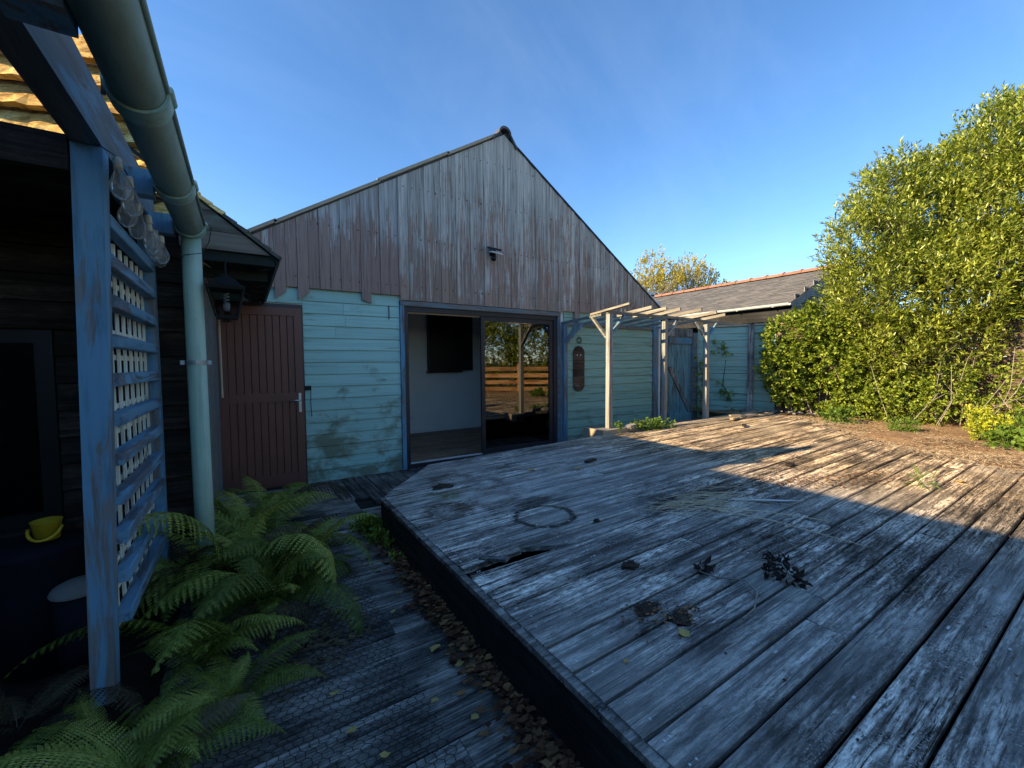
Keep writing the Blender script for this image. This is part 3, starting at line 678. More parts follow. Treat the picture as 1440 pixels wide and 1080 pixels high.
# porch ceiling and header
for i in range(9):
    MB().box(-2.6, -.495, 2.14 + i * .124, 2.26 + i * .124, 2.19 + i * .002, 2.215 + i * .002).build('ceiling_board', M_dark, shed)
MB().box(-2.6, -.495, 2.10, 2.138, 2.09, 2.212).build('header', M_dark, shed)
# the closed left end of the porch
MB().box(-2.7, -2.61, 1.0, PY, -.1, 2.4).build('end_wall', M_dark, shed)
# rough boards of the upper front: each leans out at its foot, so a low sun from the side rakes them
z = 2.27; i = 0
while z < 3.2:
    h = rnd(.14, .19)
    xr = -.30 - max(0, (z - 2.6)) * .17
    xs_ = [-1.7, rnd(-1.1, -.5), xr]
    for a, b in zip(xs_, xs_[1:]):
        nseg = max(2, int((b - a) / .05)); mb = MB(); vs = []
        for s_ in range(nseg + 1):
            x_ = a + (b - a) * s_ / nseg; e = rnd(-.008, .008)
            ly = (z - 2.44) * .12 + (-.3 - x_) * .38
            vs += [(x_, PY - .085 + ly + rnd(-.008, .004), z + e), (x_, PY - .05 + ly, z - .012 + e), (x_, PY + .02 + ly, z + h), (x_, PY - .035 + ly + rnd(-.006, .006), z + h * .5)]
        fs = []
        for s_ in range(nseg):
            o_ = s_ * 4; fs += [(o_ + 1, o_ + 5, o_ + 4, o_), (o_, o_ + 4, o_ + 7, o_ + 3), (o_ + 3, o_ + 7, o_ + 6, o_ + 2)]
        mb.add(vs, fs).build('rough_board', M_gold, shed)
    z += h * .93
MB().poly([(-1.7, PY + .64, 2.30), (-.34, PY + .10, 2.30), (-.52, PY + .28, 3.34), (-1.7, PY + .77, 3.34)], (0, .03, 0)).build('upper_wall', M_dark, shed)
# lean canopy roof over the brown door: slope falls to +X
cp = math.atan2(.31, .40); cs, sn = math.cos(cp), math.sin(cp)
def cpt(s_, up=0.0): return (.225 - s_ * cs + up * sn, 2.10 + s_ * sn + up * cs)     # s metres up the slope from the eave
z0s = 2.10
for (za, zb) in ((2.125, 2.235), (2.238, 2.36), (2.363, 2.47)):
    xa_ = lambda z_: .225 - (z_ - 2.10) * cs / sn - .02
    MB().poly([(-.30, PY - .03, za), (xa_(za), PY - .03, za), (xa_(zb), PY - .03, zb), (-.30, PY - .03, zb)], (0, .022, 0)).build('gable_board', M_can, shed)
n = 10
for i in range(n):
    s0 = i * .078; a0 = cpt(s0, .0); a1 = cpt(s0 + .10, -.004); b1 = cpt(s0 + .10, .02); b0 = cpt(s0, .03 + .004 * (i % 2))
    MB().poly([(a0[0], PY - .05, a0[1]), (a1[0], PY - .05, a1[1]), (b1[0], PY - .02 - .0, b1[1]), (b0[0], PY - .02, b0[1])], (0, .07, 0)).build('edge_shingle', M_gold if i > 4 else M_tile, shed)  # upper edge shingles take the yellow board colour as their sunlit tone
    for k in range(11):
        yy = PY + .05 + k * .195
        q0, q1, q2, q3 = cpt(s0, .006), cpt(s0 + .10, .0), cpt(s0 + .10, .012), cpt(s0, .022 + rnd(0, .006))
        MB().poly([(q0[0], yy, q0[1]), (q1[0], yy, q1[1]), (q2[0], yy, q2[1]), (q3[0], yy, q3[1])], (0, .188, 0)).build('shingle', M_tile, shed)
c0, c1 = cpt(.0, -.003), cpt(1.5, -.003); c2, c3 = cpt(1.5, -.025), cpt(0, -.025)
MB().poly([(p[0], PY - .01, p[1]) for p in (c0, c1, c2, c3)], (0, 2.16, 0)).build('roof_deck', M_sof, shed)
for k in range(6):
    yy = PY + .18 + k * .36; a, b, c, d = cpt(.02, -.027), cpt(.6, -.027), cpt(.6, -.1), cpt(.06, -.1)
    MB().poly([(p[0], yy, p[1]) for p in (a, b, c, d)], (0, .045, 0)).build('rafter', M_sof, shed)
MB().box(-.22, .20, PY - .005, PY + .03, 2.06, 2.12).build('tie_beam', M_sof, shed)
MB().box(-.22, .165, PY + .25, PY + .29, 2.00, 2.06).build('tie_beam', M_sof, shed)
# shed roof body behind, and an unseen barn added to shade yard and deck
MB().poly([(-2.9, PY + .9, 2.2), (-.5, PY + .9, 2.2), (-.5, PY + .9, 2.3), (-2.9, PY + .9, 2.4)], (0, HY - PY - 1.0, 0)).build('roof_body', M_tile, shed)
nb = empty('unseen_barn', (-5, 0, 0), label='long grey barn unseen outside the frame on the left, added to shade the yard', cat='barn')
MB().poly([(-3.2, -9, -.1), (-3.2, -9, 3.72), (-5.0, -9, 4.3), (-8, -9, 3.0), (-8, -9, -.1)], (0, 17.5, 0)).build('barn_body', M_dark, nb)
MB().poly([(-3.15, -9.1, 3.725), (-5.0, -9.1, 4.33), (-5.0, -9.1, 4.37), (-3.15, -9.1, 3.765)], (0, 17.7, 0)).build('barn_roof', M_slate, nb)

# porch frame with trellis screen
pf = empty('trellis_screen', (-.44, 2.7, 0), label='blue porch frame with slatted trellis and cream lattice behind its rails', cat='trellis')
MB().box(-.49, -.405, .2, PY - .06, 2.2, 2.40).build('beam', M_bluewy, pf)
MB().add([(-.525, 2.13, .12), (-.455, 2.13, .12), (-.455, 2.20, .12), (-.525, 2.20, .12), (-.49, 2.115, 2.198), (-.405, 2.115, 2.198), (-.405, 2.196, 2.198), (-.49, 2.196, 2.198)],
         [(3, 2, 1, 0), (4, 5, 6, 7), (0, 1, 5, 4), (1, 2, 6, 5), (2, 3, 7, 6), (3, 0, 4, 7)]).build('post', M_blue, pf)
MB().box(-.475, -.41, 3.12, 3.185, .0, 2.198).build('post', M_blue, pf)
for zt in (1.985, 1.835, 1.68, 1.527, 1.375, 1.22, 1.065, .91, .755, .60, .44):
    MB().prof(1, 2.197, 3.119, [(-.452, zt - .050), (-.41, zt - .050), (-.407, zt - .046), (-.407, zt - .003), (-.412, zt), (-.452, zt)]).build('rail', M_bluey, pf)
for i in range(8):
    yy = 2.23 + i * .118
    MB().box(-.463, -.4535, yy, yy + .024, .36, 1.93).build('lattice_slat', M_latt, pf)
for i in range(15):
    zz = .38 + i * .105
    MB().box(-.474, -.4645, 2.2, 3.118, zz, zz + .022).build('lattice_slat', M_latt, pf)
for (ya, yb_) in ((2.36, 2.43), (2.98, 3.05)):
    MB().box(-.404, -.30, ya, yb_, 2.13, 2.235).build('rafter_tail', M_blue, pf)
MB().box(-.404, -.292, 1.27, 1.37, 2.15, 2.30).build('rafter_tail', M_blue, pf)

# gutter with downpipe
gt = empty('gutter', (-.225, 3.1, 0), label='pale green round gutter and thick downpipe beside the trellis', cat='gutter')
def half(cx, cz, r, y0, y1, th, name, mat, rim=True):
    n_ = 20; outer = [(cx + r * math.cos(math.pi + math.pi * k / n_), cz + r * math.sin(math.pi + math.pi * k / n_)) for k in range(n_ + 1)]
    ri = r - th; inner = [(cx + ri * math.cos(math.pi * 2 - math.pi * k / n_), cz + ri * math.sin(math.pi * 2 - math.pi * k / n_)) for k in range(n_ + 1)]
    o = MB().prof(1, y0, y1, outer + inner).build(name, mat, gt, True); return o
def shade_auto(o, ang=40):
    m = o.data
    try: m.set_sharp_from_angle(angle=R_(ang))
    except Exception: pass
GX, GZ, GR = -.232, 2.205, .066
shade_auto(half(GX, GZ, GR, .1, 3.13, .004, 'channel', M_gutd))
MB().tube([(GX + GR + .004, .1, GZ + .004), (GX + GR + .004, 3.13, GZ + .004)], .008, 8).build('rim_bead', M_gutd, gt, True)
for yy in (.9, 1.62, 2.36, 3.00):
    o = half(GX, GZ, GR + .010, yy, yy + .085, .0085, 'bracket', M_gut); shade_auto(o)
    MB().tube([(GX + GR + .008, yy, GZ + .01), (GX + GR + .008, yy + .085, GZ + .01)], .012, 8).build('bracket_clip', M_gut, gt, True)
    MB().tube([(GX - GR - .012, yy + .04, GZ - .03), (GX - GR - .012, yy + .05, GZ + .03)], .006, 6).build('screw', M_zinc, gt, True)
MB().tube([(-.232, 3.09, 2.17), (-.232, 3.09, 1.8), (-.23, 3.092, .9), (-.226, 3.095, .0)], .048, 24).build('downpipe', M_gut, gt, True)
MB().tube([(-.232, 3.09, 1.41), (-.232, 3.09, 1.435)], .052, 24).box(-.305, -.285, 3.05, 3.07, 1.41, 1.435).box(-.18, -.16, 3.08, 3.10, 1.41, 1.435).build('pipe_clip', M_zinc, gt)
MB().tube([(-.13, 3.0, 2.2), (-.145, 3.03, 2.12), (-.18, 3.02, 2.05), (-.26, 3.02, 2.03), (-.29, 3.05, 2.0)], .0022, 5).build('wire', M_black, gt)
# thin strip beside the pipe
MB().tube([(-.12, 3.2, 1.72), (-.118, 3.22, 1.2)], .006, 6).build('cable', M_tan, gt)

# string of clear bulbs
sb = empty('string_lights', (-.40, 2.5, 2.0), label='string of large clear glass bulbs hanging along the blue beam', cat='string lights')
bp = []
for i in range(9):
    t = i / 8; yy = 2.10 + t * 1.02; bp.append(Vector((-.365 + .01 * math.sin(i * 2.1), yy, 2.165 - .03 * math.sin(math.pi * t) - .045 * t)))
for i, p in enumerate(bp):
    tilt = Matrix.Translation(p) @ Matrix.Rotation(R_(rnd(-7, 7)), 4, 'X') @ Matrix.Rotation(R_(rnd(-7, 7)), 4, 'Y')
    off = Matrix.Translation(-sb.location)
    if i == 0:
        bo = MB().lathe((0, 0, 0), [(.012, -.035), (.014, -.05), (.022, -.07), (.030, -.092), (.030, -.112), (.022, -.132), (.010, -.142), (0, -.144)], 16).build('bulb', M_bulb, sb, True, local=True)
        co = MB().lathe((0, 0, 0), [(0, 0), (.010, -.001), (.0135, -.008), (.0125, -.014), (.0135, -.02), (.0125, -.027), (.0135, -.036), (0, -.038)], 12).build('bulb_cap', M_latt, bo, True, local=True)
    else:
        bo = bo0.copy(); COL.objects.link(bo); bo.parent = sb; cc_ = co.copy(); COL.objects.link(cc_); cc_.parent = bo
    if i == 0: bo0 = bo
    bo.matrix_local = off @ tilt @ Matrix.Scale(1.08, 4)
MB().tube([(-.39, 2.0, 2.16)] + [tuple(p + Vector((0, 0, .002))) for p in bp] + [(-.30, 3.2, 2.0)], .0025, 5).build('cord', M_black, sb)

# lantern under the canopy
ln = empty('wall_lantern', (-.075, 3.13, 1.80), label='black iron lantern with a spiral bulb hanging left of the brown door', cat='lantern')
def ring4(cx, cy, z_, r): return [(cx - r, cy - r, z_), (cx + r, cy - r, z_), (cx + r, cy + r, z_), (cx - r, cy + r, z_)]
cx, cy = -.075, 3.13
def frustum(mb, z0, r0_, z1, r1_): return mb.add(ring4(cx, cy, z0, r0_) + ring4(cx, cy, z1, r1_), [(0, 1, 5, 4), (1, 2, 6, 5), (2, 3, 7, 6), (3, 0, 4, 7), (3, 2, 1, 0), (4, 5, 6, 7)])
frustum(frustum(frustum(MB(), 1.868, .098, 1.884, .10), 1.885, .085, 1.93, .045), 1.931, .03, 1.955, .02).build('lantern_roof', M_blk2, ln)
mb = MB()
for a in range(4):
    p0, p1 = ring4(cx, cy, 1.70, .052)[a], ring4(cx, cy, 1.868, .090)[a]; mb.bar(p0, p1, .01, .01)
    for q_ in (1.70, 1.866):
        r_ = .052 if q_ == 1.70 else .09; mb.bar(ring4(cx, cy, q_, r_)[a], ring4(cx, cy, q_, r_)[(a + 1) % 4], .01, .008)
mb.box(cx - .055, cx + .055, cy - .055, cy + .055, 1.688, 1.698)
for k in range(5): mb.tube([(cx + rnd(-.01, .01), cy, 1.69), (cx + rnd(-.03, .03), cy + rnd(-.02, .02), 1.67), (cx + rnd(-.035, .035), cy, 1.678)], .003, 5)
mb.tube([(cx + .09, cy, 1.86), (cx + .12, cy, 1.84), (cx + .115, cy, 1.80), (cx + .09, cy, 1.80), (cx + .1, cy, 1.825)], .003, 5)
mb.build('lantern_frame', M_blk2, ln)
mb = MB()
for a in range(4):
    p0, p1 = ring4(cx, cy, 1.702, .047)[a], ring4(cx, cy, 1.702, .047)[(a + 1) % 4]; p2, p3 = ring4(cx, cy, 1.866, .084)[(a + 1) % 4], ring4(cx, cy, 1.866, .084)[a]; mb.add([p0, p1, p2, p3], [(0, 1, 2, 3)])
mb.build('lantern_glass', M_pane, ln)
mb = MB(); mb.lathe((cx, cy, 1.735), [(0, 0), (.014, 0), (.019, .02), (.019, .045), (.012, .05)], 12)
mb.tube([(cx + .013 * math.cos(t * .5), cy + .013 * math.sin(t * .5), 1.785 + t * .0016) for t in range(40)], .0045, 6)
mb.build('spiral_bulb', M_whitep, ln, True)
MB().tube([(cx, cy, 1.955), (cx, cy, 2.0), (cx, cy + .03, 2.04), (cx, cy + .1, 2.05)], .007, 6).tube([(cx - .11, cy + .09, 1.97), (cx - .08, cy + .05, 1.9)], .003, 5).build('hook', M_blk2, ln)

# things in the porch
cr = empty('dark_tub', (-.88, 2.85, 0), label='dark blue covered tub in the porch under the yellow bucket', cat='tub')
MB().lathe((-.86, 2.86, 0), [(0, 0), (.14, 0), (.18, .35), (.185, .54), (.19, .55), (.185, .57), (.12, .59), (0, .60)], 28).build('tub_body', M_navy, cr, True)
yb2 = empty('yellow_bucket', (-.80, 2.80, .60), label='small yellow bucket with a loop handle on the dark tub', cat='bucket')
MB().lathe((-.80, 2.80, .60), [(0, .002), (.042, 0), (.052, .085), (.056, .088), (.050, .09), (.040, .006), (0, .008)], 20).build('bucket_body', M_yel, yb2, True)
MB().tube([(-.80 + .055 * math.cos(t), 2.80 - .055 * abs(math.sin(t)) - .02, .66 - .045 * math.sin(t)) for t in [math.pi * k / 12 for k in range(13)]], .0065, 6).build('bucket_handle', M_yel, yb2, True)
tb = empty('lidded_pot', (-.62, 2.62, 0), label='blue pot with a white domed lid behind the trellis post', cat='pot')
MB().lathe((-.66, 2.62, 0), [(0, 0), (.07, 0), (.09, .38), (0, .39)], 20).build('pot_body', M_navy, tb, True)
MB().lathe((-.66, 2.62, .392), [(.095, 0), (.098, .01), (.085, .03), (.05, .048), (0, .054)], 20).build('pot_lid', M_grey, tb, True)

# ================================================================ PERGOLA
pg = empty('pergola', (5.5, 4.4, .4), label='faded pergola with slanted braces and pale rafters along the green wall', cat='pergola')
def post(x, y, z0, z1, w, mat, nm='post', lean=0):
    return MB().add([(x - w / 2, y - w / 2, z0), (x + w / 2, y - w / 2, z0), (x + w / 2, y + w / 2, z0), (x - w / 2, y + w / 2, z0)] + [(x + i * w / 2 + lean, y + j * w / 2, z1) for i, j in ((-1, -1), (1, -1), (1, 1), (-1, 1))],
                    [(3, 2, 1, 0), (4, 5, 6, 7), (0, 1, 5, 4), (1, 2, 6, 5), (2, 3, 7, 6), (3, 0, 4, 7)]).build(nm, mat, pg)
P1, P2, P3 = (4.45, 4.36), (5.82, 4.46), (6.66, 4.26)
post(*P1, .28, 2.10, .072, M_perg, lean=.01); post(*P2, .1, 2.10, .066, M_perg); post(*P3, .1, 2.06, .072, M_perg, lean=-.01)
post(4.475, HY - .09, 0, 2.05, .075, M_blue)
br = lambda a, b, m, nm='brace', w=.05, h=.03: MB().bar(a, b, w, h).build(nm, m, pg)
# beams
MB().bar((4.45, HY - .06, 2.06), (4.45, 4.5, 2.105), .04, .035).build('beam', M_pergx, pg)
MB().bar((4.452, 4.72, 2.127), (4.452, 3.96, 2.20), .07, .028).build('beam', M_pergy, pg)
MB().bar((4.45, 4.40, 2.13), (6.0, 4.44, 2.135), .045, .04).build('beam', M_pergx, pg)
MB().bar((5.98, 4.44, 2.14), (7.3, 4.20, 2.06), .045, .035).build('beam', M_pergx, pg)
# braces
br((4.45, 4.72, 2.10), (4.45, 4.40, 1.76), M_pergy); br((4.80, 4.40, 2.10), (4.49, 4.37, 1.80), M_blue)
br((4.475, HY - .42, 2.05), (4.475, HY - .13, 1.74), M_blue); br((4.86, HY - .08, 2.04), (4.52, HY - .09, 1.72), M_blue)
br((6.12, 4.43, 2.10), (5.87, 4.45, 1.85), M_perg); br((6.44, 4.34, 2.07), (6.63, 4.28, 1.83), M_perg); br((6.90, 4.24, 2.06), (6.70, 4.26, 1.83), M_blue)
for k, X_ in enumerate((4.98, 5.30, 5.66, 6.02, 6.42, 6.85)):
    MB().bar((X_ - .02, HY - .07, 2.075 + rnd(-.01, .01)), (X_, 3.98 + rnd(-.05, .1), 2.20 + rnd(-.015, .02)), .03, .045).build('rafter', M_pergy, pg)
mb = MB()
for p_ in ((4.74, 4.4, 2.15), (4.82, 4.4, 2.15), (6.5, 4.33, 2.1), (6.58, 4.32, 2.1)): mb.tube([p_, (p_[0], p_[1], p_[2] + .05)], .005, 5)
mb.build('bolts', M_zinc, pg)
# low planter at the foot of the first post
pn = empty('planter', (4.7, 4.3, .4), label='low timber edging box at the foot of the pergola post', cat='planter')
MB().box(4.17, 5.1, 4.19, 4.22, .39, .46).build('front_board', M_tan, pn); MB().box(4.17, 4.2, 4.222, 4.6, .33, .46).build('side_board', M_tan, pn)
MB().box(4.2, 5.1, 4.222, 4.33, .41, .452).box(4.2, 4.42, 4.33, 4.6, .41, .452).build('top_board', M_greyw, pn)
o = MB().bar((4.62, 4.15, .475), (5.15, 4.3, .49), .09, .05).build('loose_plank', M_greyw); tag(o, 'weathered loose plank lying on the deck by the pergola planter', 'plank')

# ================================================================ GATE AND FENCES
gate = empty('gate', (7.65, 5.5, 0), label='blue boarded gate with a diagonal brace in the back corner', cat='gate')
gx0, gx1, gy = 7.28, 8.04, 5.5
for i in range(8):
    w = (gx1 - gx0) / 8; a = gx0 + i * w
    MB().prof(2, .1, 1.93, [(a + .001, gy + .03), (a + .001, gy + .006), (a + .006, gy), (a + w - .006, gy), (a + w - .001, gy + .006), (a + w - .001, gy + .03)]).build('gate_board', M_blueg, gate)
MB().box(gx0, gx1, gy - .032, gy - .001, 1.78, 1.90).build('gate_rail', M_blue, gate); MB().box(gx0, gx1, gy - .032, gy - .001, .12, .34).build('gate_rail', M_blueg, gate)
MB().bar((gx0 + .03, gy - .018, 1.30), (gx1 - .06, gy - .018, .36), .03, .09).build('gate_brace', M_greyw, gate)
MB().box(gx1 + .01, gx1 + .15, gy - .05, gy + .05, -.1, 2.02).build('gate_post', M_bluew, gate); MB().box(gx0 - .2, gx0 - .05, gy - .05, gy + .05, -.1, 2.06).build('gate_post', M_greyw, gate)
MB().box(gx0 - .04, gx1 + .01, gy - .03, gy + .03, 1.935, 2.10).build('lintel', M_greyw, gate)
FD = Vector((.37, -.93, 0)).normalized(); frz = math.atan2(FD.y, FD.x)
M_fenw = wood('bare fence board', ((.05, .036, .025), (.14, .10, .07), (.27, .20, .14)), 0, 18, 1.2, .6)
def fence(name, org, rz, length, z0, z1, n, mats, label, cat='fence', posts=(), capm=M_tan, postm=M_greyw):
    f = empty(name, org, rz, label=label, cat=cat); h = (z1 - z0) / n
    for (a, b, mt) in mats:
        for i in range(n):
            za = z0 + i * h; d = rnd(-.002, .002)
            # local -Y is the face towards the deck
            MB().prof(0, a, b, [(-.012 + d, za + .006), (-.008 + d, za), (.012, za), (.012, za + h - .004), (.004 + d, za + h - .004), (.0 + d, za + h - .012)]).build('fence_board', mt, f, local=True)
    for p in posts: MB().box(p, p + .10, -.075, -.016, z0 - .1, z1 + .03).build('fence_post', postm, f, local=True)
    if capm: MB().box(0, length, -.03, .03, z1 + .001, z1 + .035).build('fence_cap', capm, f, local=True)
    return f
# yard-side face is on the left of the walking direction, so rotate by rz+pi for it to face the deck
f1 = fence('fence', (8.24, 5.47, 0), frz, 1.55, .2, 2.12, 14, ((0, .98, M_side2), (1.0, 1.42, M_side2), (1.421, 1.80, M_fenw)), 'turquoise boarded fence right of the blue gate with grey posts', posts=(.95,))
f2 = fence('fence', (8.24 + FD.x * 1.81, 5.47 + FD.y * 1.81, 0), frz, 7.5, .2, 2.0, 13, ((0, 1.9, M_fenw), (1.901, 3.8, M_fenw), (3.801, 5.7, M_fenw), (5.701, 7.5, M_fenw)), 'bare brown boarded fence behind the hedge', posts=(1.85, 3.75, 5.65), capm=None)
# rail fence that shows in the glass
rf = empty('rail_fence', (9.6, -.7, .3), math.atan2(-2.6, -3.2), label='orange brown rail fence right behind the camera, seen mirrored in the glass', cat='rail fence')
for zz in (.12, .36, .60, .84): MB().box(0, 4.6, -.02, .02, zz, zz + .14).build('rail', M_rust, rf, local=True)
for i in range(4): MB().box(i * 1.5, i * 1.5 + .1, -.09, -.022, -.1, 1.1).build('post', M_rust, rf, local=True)

# shed with slate roof behind the fence
ss = empty('slate_roof_shed', (11.5, 8, 0), label='low shed with grey slate roof, terracotta ridge tiles and white gutter behind the fence', cat='shed')
XE, ZE, XR, ZR, YA, YB = 10.0, 2.66, 12.35, 3.68, 4.45, 13.5
sl_ = math.atan2(ZR - ZE, XR - XE); L = (XR - XE) / math.cos(sl_); rows = 20; V = []; F = []
cs2, sn2 = math.cos(sl_), math.sin(sl_)
for i in range(rows):
    s0 = L * i / rows; s1 = s0 + L / rows * 1.5; k = 0; yy = YA - (.11 if i % 2 else 0)
    while yy < YB:
        a, b = max(yy, YA), min(yy + .212, YB); lift = .010 + rnd(0, .006); s0j = s0 + rnd(-.006, .006)
        if b - a > .03:
            o_ = len(V)
            for (s_, up) in ((s0j, lift + .006), (min(s1, L), .004), (s0j, lift)):
                for q_ in (a, b): V.append((XE + s_ * cs2 - up * sn2, q_, ZE + s_ * sn2 + up * cs2))
            F += [(o_, o_ + 1, o_ + 3, o_ + 2), (o_ + 4, o_ + 5, o_ + 1, o_)]
        yy += .216
def _slate():
    q = NT('roof slate'); r = q.isl(); n_ = q.noise(q.obj(), 3, 5, .7)
    f = q.math('ADD', q.math('MULTIPLY', r, .6), q.math('MULTIPLY', n_, .4))
    return q.fin(q.ramp(f, [(.2, (.085, .085, .09)), (.6, (.115, .115, .12)), (.9, (.155, .15, .148))]), .5)
o = npmesh('slates', V, F, _slate(), ss); o['kind'] = 'stuff'
MB().poly([(XE, YA, ZE - .02), (XR, YA, ZR - .02), (XR + 2.35, YA, ZE - .02), (XR + 2.35, YA, ZE - .08), (XR, YA, ZR - .1), (XE, YA, ZE - .09)], (0, YB - YA, 0)).build('roof_underlay', M_dark, ss)
mb = MB(); 
for i in range(11):                                            # slate-clad verge, stepped
    s0 = L * i / 11; s1 = L * (i + 1) / 11
    MB().poly([(XE + s0 * cs2, YA - .012, ZE + s0 * sn2 + .0), (XE + s1 * cs2, YA - .012, ZE + s1 * sn2 + .0), (XE + s1 * cs2 + .01, YA - .02, ZE + s1 * sn2 - .16), (XE + s0 * cs2 + .01, YA - .02, ZE + s0 * sn2 - .17)], (0, -.008 - .002 * (i % 2), 0)).build('verge_slate', M_slate, ss)
for i in range(6):
    za = 2.5 + i * .19; xl = XE + max(0, (za - ZE)) / math.tan(sl_) + .15
    MB().prof(0, xl, 2 * XR - xl, [(YA + .0, za), (YA + .03, za), (YA + .03, za + .187), (YA + .018, za + .187)]).build('gable_board', M_greyw, ss)
MB().box(XE + .35, 2 * XR - XE - .3, YA + .04, YB - .2, -.1, 2.6).build('shed_wall', M_dark, ss)
MB().box(XE + .05, XE + .12, YA, YB, 2.3, 2.58).build('fascia', M_fascia, ss)
yy = YA - .03; base_o = None
while yy < YB:
    n_ = 8; prof_ = [(XR + .10 * math.cos(math.pi * k / n_), ZR + .01 + .085 * math.sin(math.pi * k / n_)) for k in range(n_ + 1)]
    col_ = [(XR + .118 * math.cos(math.pi * k / n_), ZR + .01 + .105 * math.sin(math.pi * k / n_)) for k in range(n_ + 1)]
    MB().prof(1, yy, yy + .37, prof_).prof(1, yy + .372, yy + .43, col_).build('ridge_tile', M_terra, ss); yy += .432
gy0 = MB(); n_ = 10
pr = [(XE - .06 + .06 * math.cos(math.pi + math.pi * k / n_), ZE - .005 + .06 * math.sin(math.pi + math.pi * k / n_)) for k in range(n_ + 1)]
pr += [(XE - .06 + .05 * math.cos(2 * math.pi - math.pi * k / n_), ZE - .005 + .05 * math.sin(2 * math.pi - math.pi * k / n_)) for k in range(n_ + 1)]
gy0.prof(1, YA, YB, pr).build('gutter', M_wgut, ss)
yy = YA + .3
while yy < YB:
    MB().box(XE - .125, XE + .02, yy, yy + .03, ZE - .07, ZE - .062).build('gutter_bracket', M_wgut, ss); yy += .8

# ================================================================ PLANTS
rng = np.random.default_rng(5)
def leaves(P, D, ln_, wd, fold=.25, droop=.0):
    """P base points, D unit directions -> folded four-point leaves"""
    n = len(P); up = rng.normal(size=(n, 3)) * .6 + np.array([0, 0, 1.0])
    S_ = np.cross(D, up); S_ /= np.linalg.norm(S_, axis=1, keepdims=True) + 1e-9
    N = np.cross(S_, D); ln_ = (ln_ * rng.uniform(.45, 1.35, n))[:, None]; wd = (wd * rng.uniform(.75, 1.2, n))[:, None]
    mid = P + D * ln_ * .48 
    V = np.stack([P, mid + S_ * wd / 2 + N * wd * fold, P + D * ln_ - N * ln_ * droop, mid - S_ * wd / 2 + N * wd * fold], 1).reshape(-1, 3)
    b = np.arange(n)[:, None] * 4
    F = np.concatenate([b + [0, 1, 2], b + [0, 2, 3]], 1).reshape(-1, 3)
    return V, F
def unit(a): return a / (np.linalg.norm(a, axis=1, keepdims=True) + 1e-9)
def crown(lobes, ntw, per, ln_, wd, tw=.2, upb=.5, core=.5, squash=1.0, seed=1, thin=.0):
    global rng; rng = np.random.default_rng(seed)
    C = np.array([l[:3] for l in lobes], float); Rr = np.array([l[3] for l in lobes], float)
    w = Rr ** 2; w /= w.sum(); idx = rng.choice(len(lobes), ntw, p=w)
    d = unit(rng.normal(size=(ntw, 3))); rad = Rr[idx] * (core + (1 - core) * rng.uniform(0, 1, ntw) ** .6) * (1 + .10 * np.sin(d[:, 0] * 9 + idx * 2) * np.cos(d[:, 2] * 8 + idx) + rng.normal(0, .05, ntw))
    B = C[idx] + d * rad[:, None] * np.array([1, 1, squash])
    inside = np.zeros(ntw, bool)
    for c, r in zip(C, Rr): inside |= np.linalg.norm((B - c) / np.array([1, 1, squash]), axis=1) < r * .62
    keep = (~inside) | (rng.uniform(size=ntw) < .25)
    if thin: keep &= np.array([mn.noise(Vector(tuple(b * 1.6))) for b in B]) > -thin
    B = B[keep]; d = d[keep]; n = len(B)
    T = unit(d + np.array([0, 0, upb]) + rng.normal(0, .35, (n, 3)))
    t = rng.uniform(0, 1, (n, per)); 
    P = (B[:, None, :] + T[:, None, :] * (t * tw)[:, :, None]).reshape(-1, 3)
    TT = np.repeat(T, per, 0); rd = unit(np.cross(TT, rng.normal(size=TT.shape)))
    D = unit(TT * (.25 + .9 * t.reshape(-1, 1)) + rd * .8)
    V, F = leaves(P, D, ln_, wd)
    return V, F, B, T
def sticks(name, B, T, tw, mat, parent, r=.004):
    mb = MB()
    for b, t in zip(B, T): mb.tube([b - t * .15, b + t * tw], [r, r * .4], 3, False)
    return mb.build(name, mat, parent)
def limbs(base, ends, r, mat, parent, name='trunk'):
    mb = MB(); base = Vector(base)
    for e in ends:
        e = Vector(e); m1 = base.lerp(e, .4) + Vector((rnd(-.15, .15), rnd(-.15, .15), rnd(0, .2)))
        mb.tube([base, m1, base.lerp(e, .72) + Vector((rnd(-.1, .1), rnd(-.1, .1), 0)), e], [r, r * .7, r * .4, r * .15], 7)
    return mb.build(name, mat, parent, True)

# tall glossy shrub on the right
SH = [(9.14, 2.83, 3.37, 0.62), (9.55, 2.73, 4.14, 0.5), (9.72, 2.65, 4.57, 0.33), (10.07, 2.39, 3.95, 0.62), (10.2, 2.21, 4.46, 0.42), (10.28, 1.99, 3.51, 0.85), (10.48, 1.81, 4.55, 0.62), (10.79, 1.52, 5.02, 0.62), (10.74, 1.36, 3.76, 1.0), (10.16, 1.54, 2.6, 0.85), (9.13, 2.66, 2.44, 0.68), (9.57, 2.15, 2.41, 0.8), (9.1, 2.4, 1.59, 0.5), (9.64, 1.93, 1.58, 0.5), (11.26, 1.09, 4.91, 0.9), (10.97, 0.94, 3.24, 1.1), (10.58, 1.0, 2.0, 0.6), (9.14, 2.91, 2.78, 0.5), (10.0, 1.9, 2.95, .6), (10.3, 1.4, 2.85, .6), (9.7, 2.3, 2.95, .5), (10.5, .9, 2.7, .6)]
tr = empty('shrub_tree', (10.2, 1.9, .4), label='tall bushy evergreen with glossy yellow green leaves on the right', cat='tree')
V, F, B, T = crown(SH, 17500, 12, .082, .025, .30, 1.0, .45, 1.0, 3, .8)
npmesh('crown', V, F, M_shrub, tr)
sticks('twigs', B[::3], T[::3], .24, M_bark, tr)
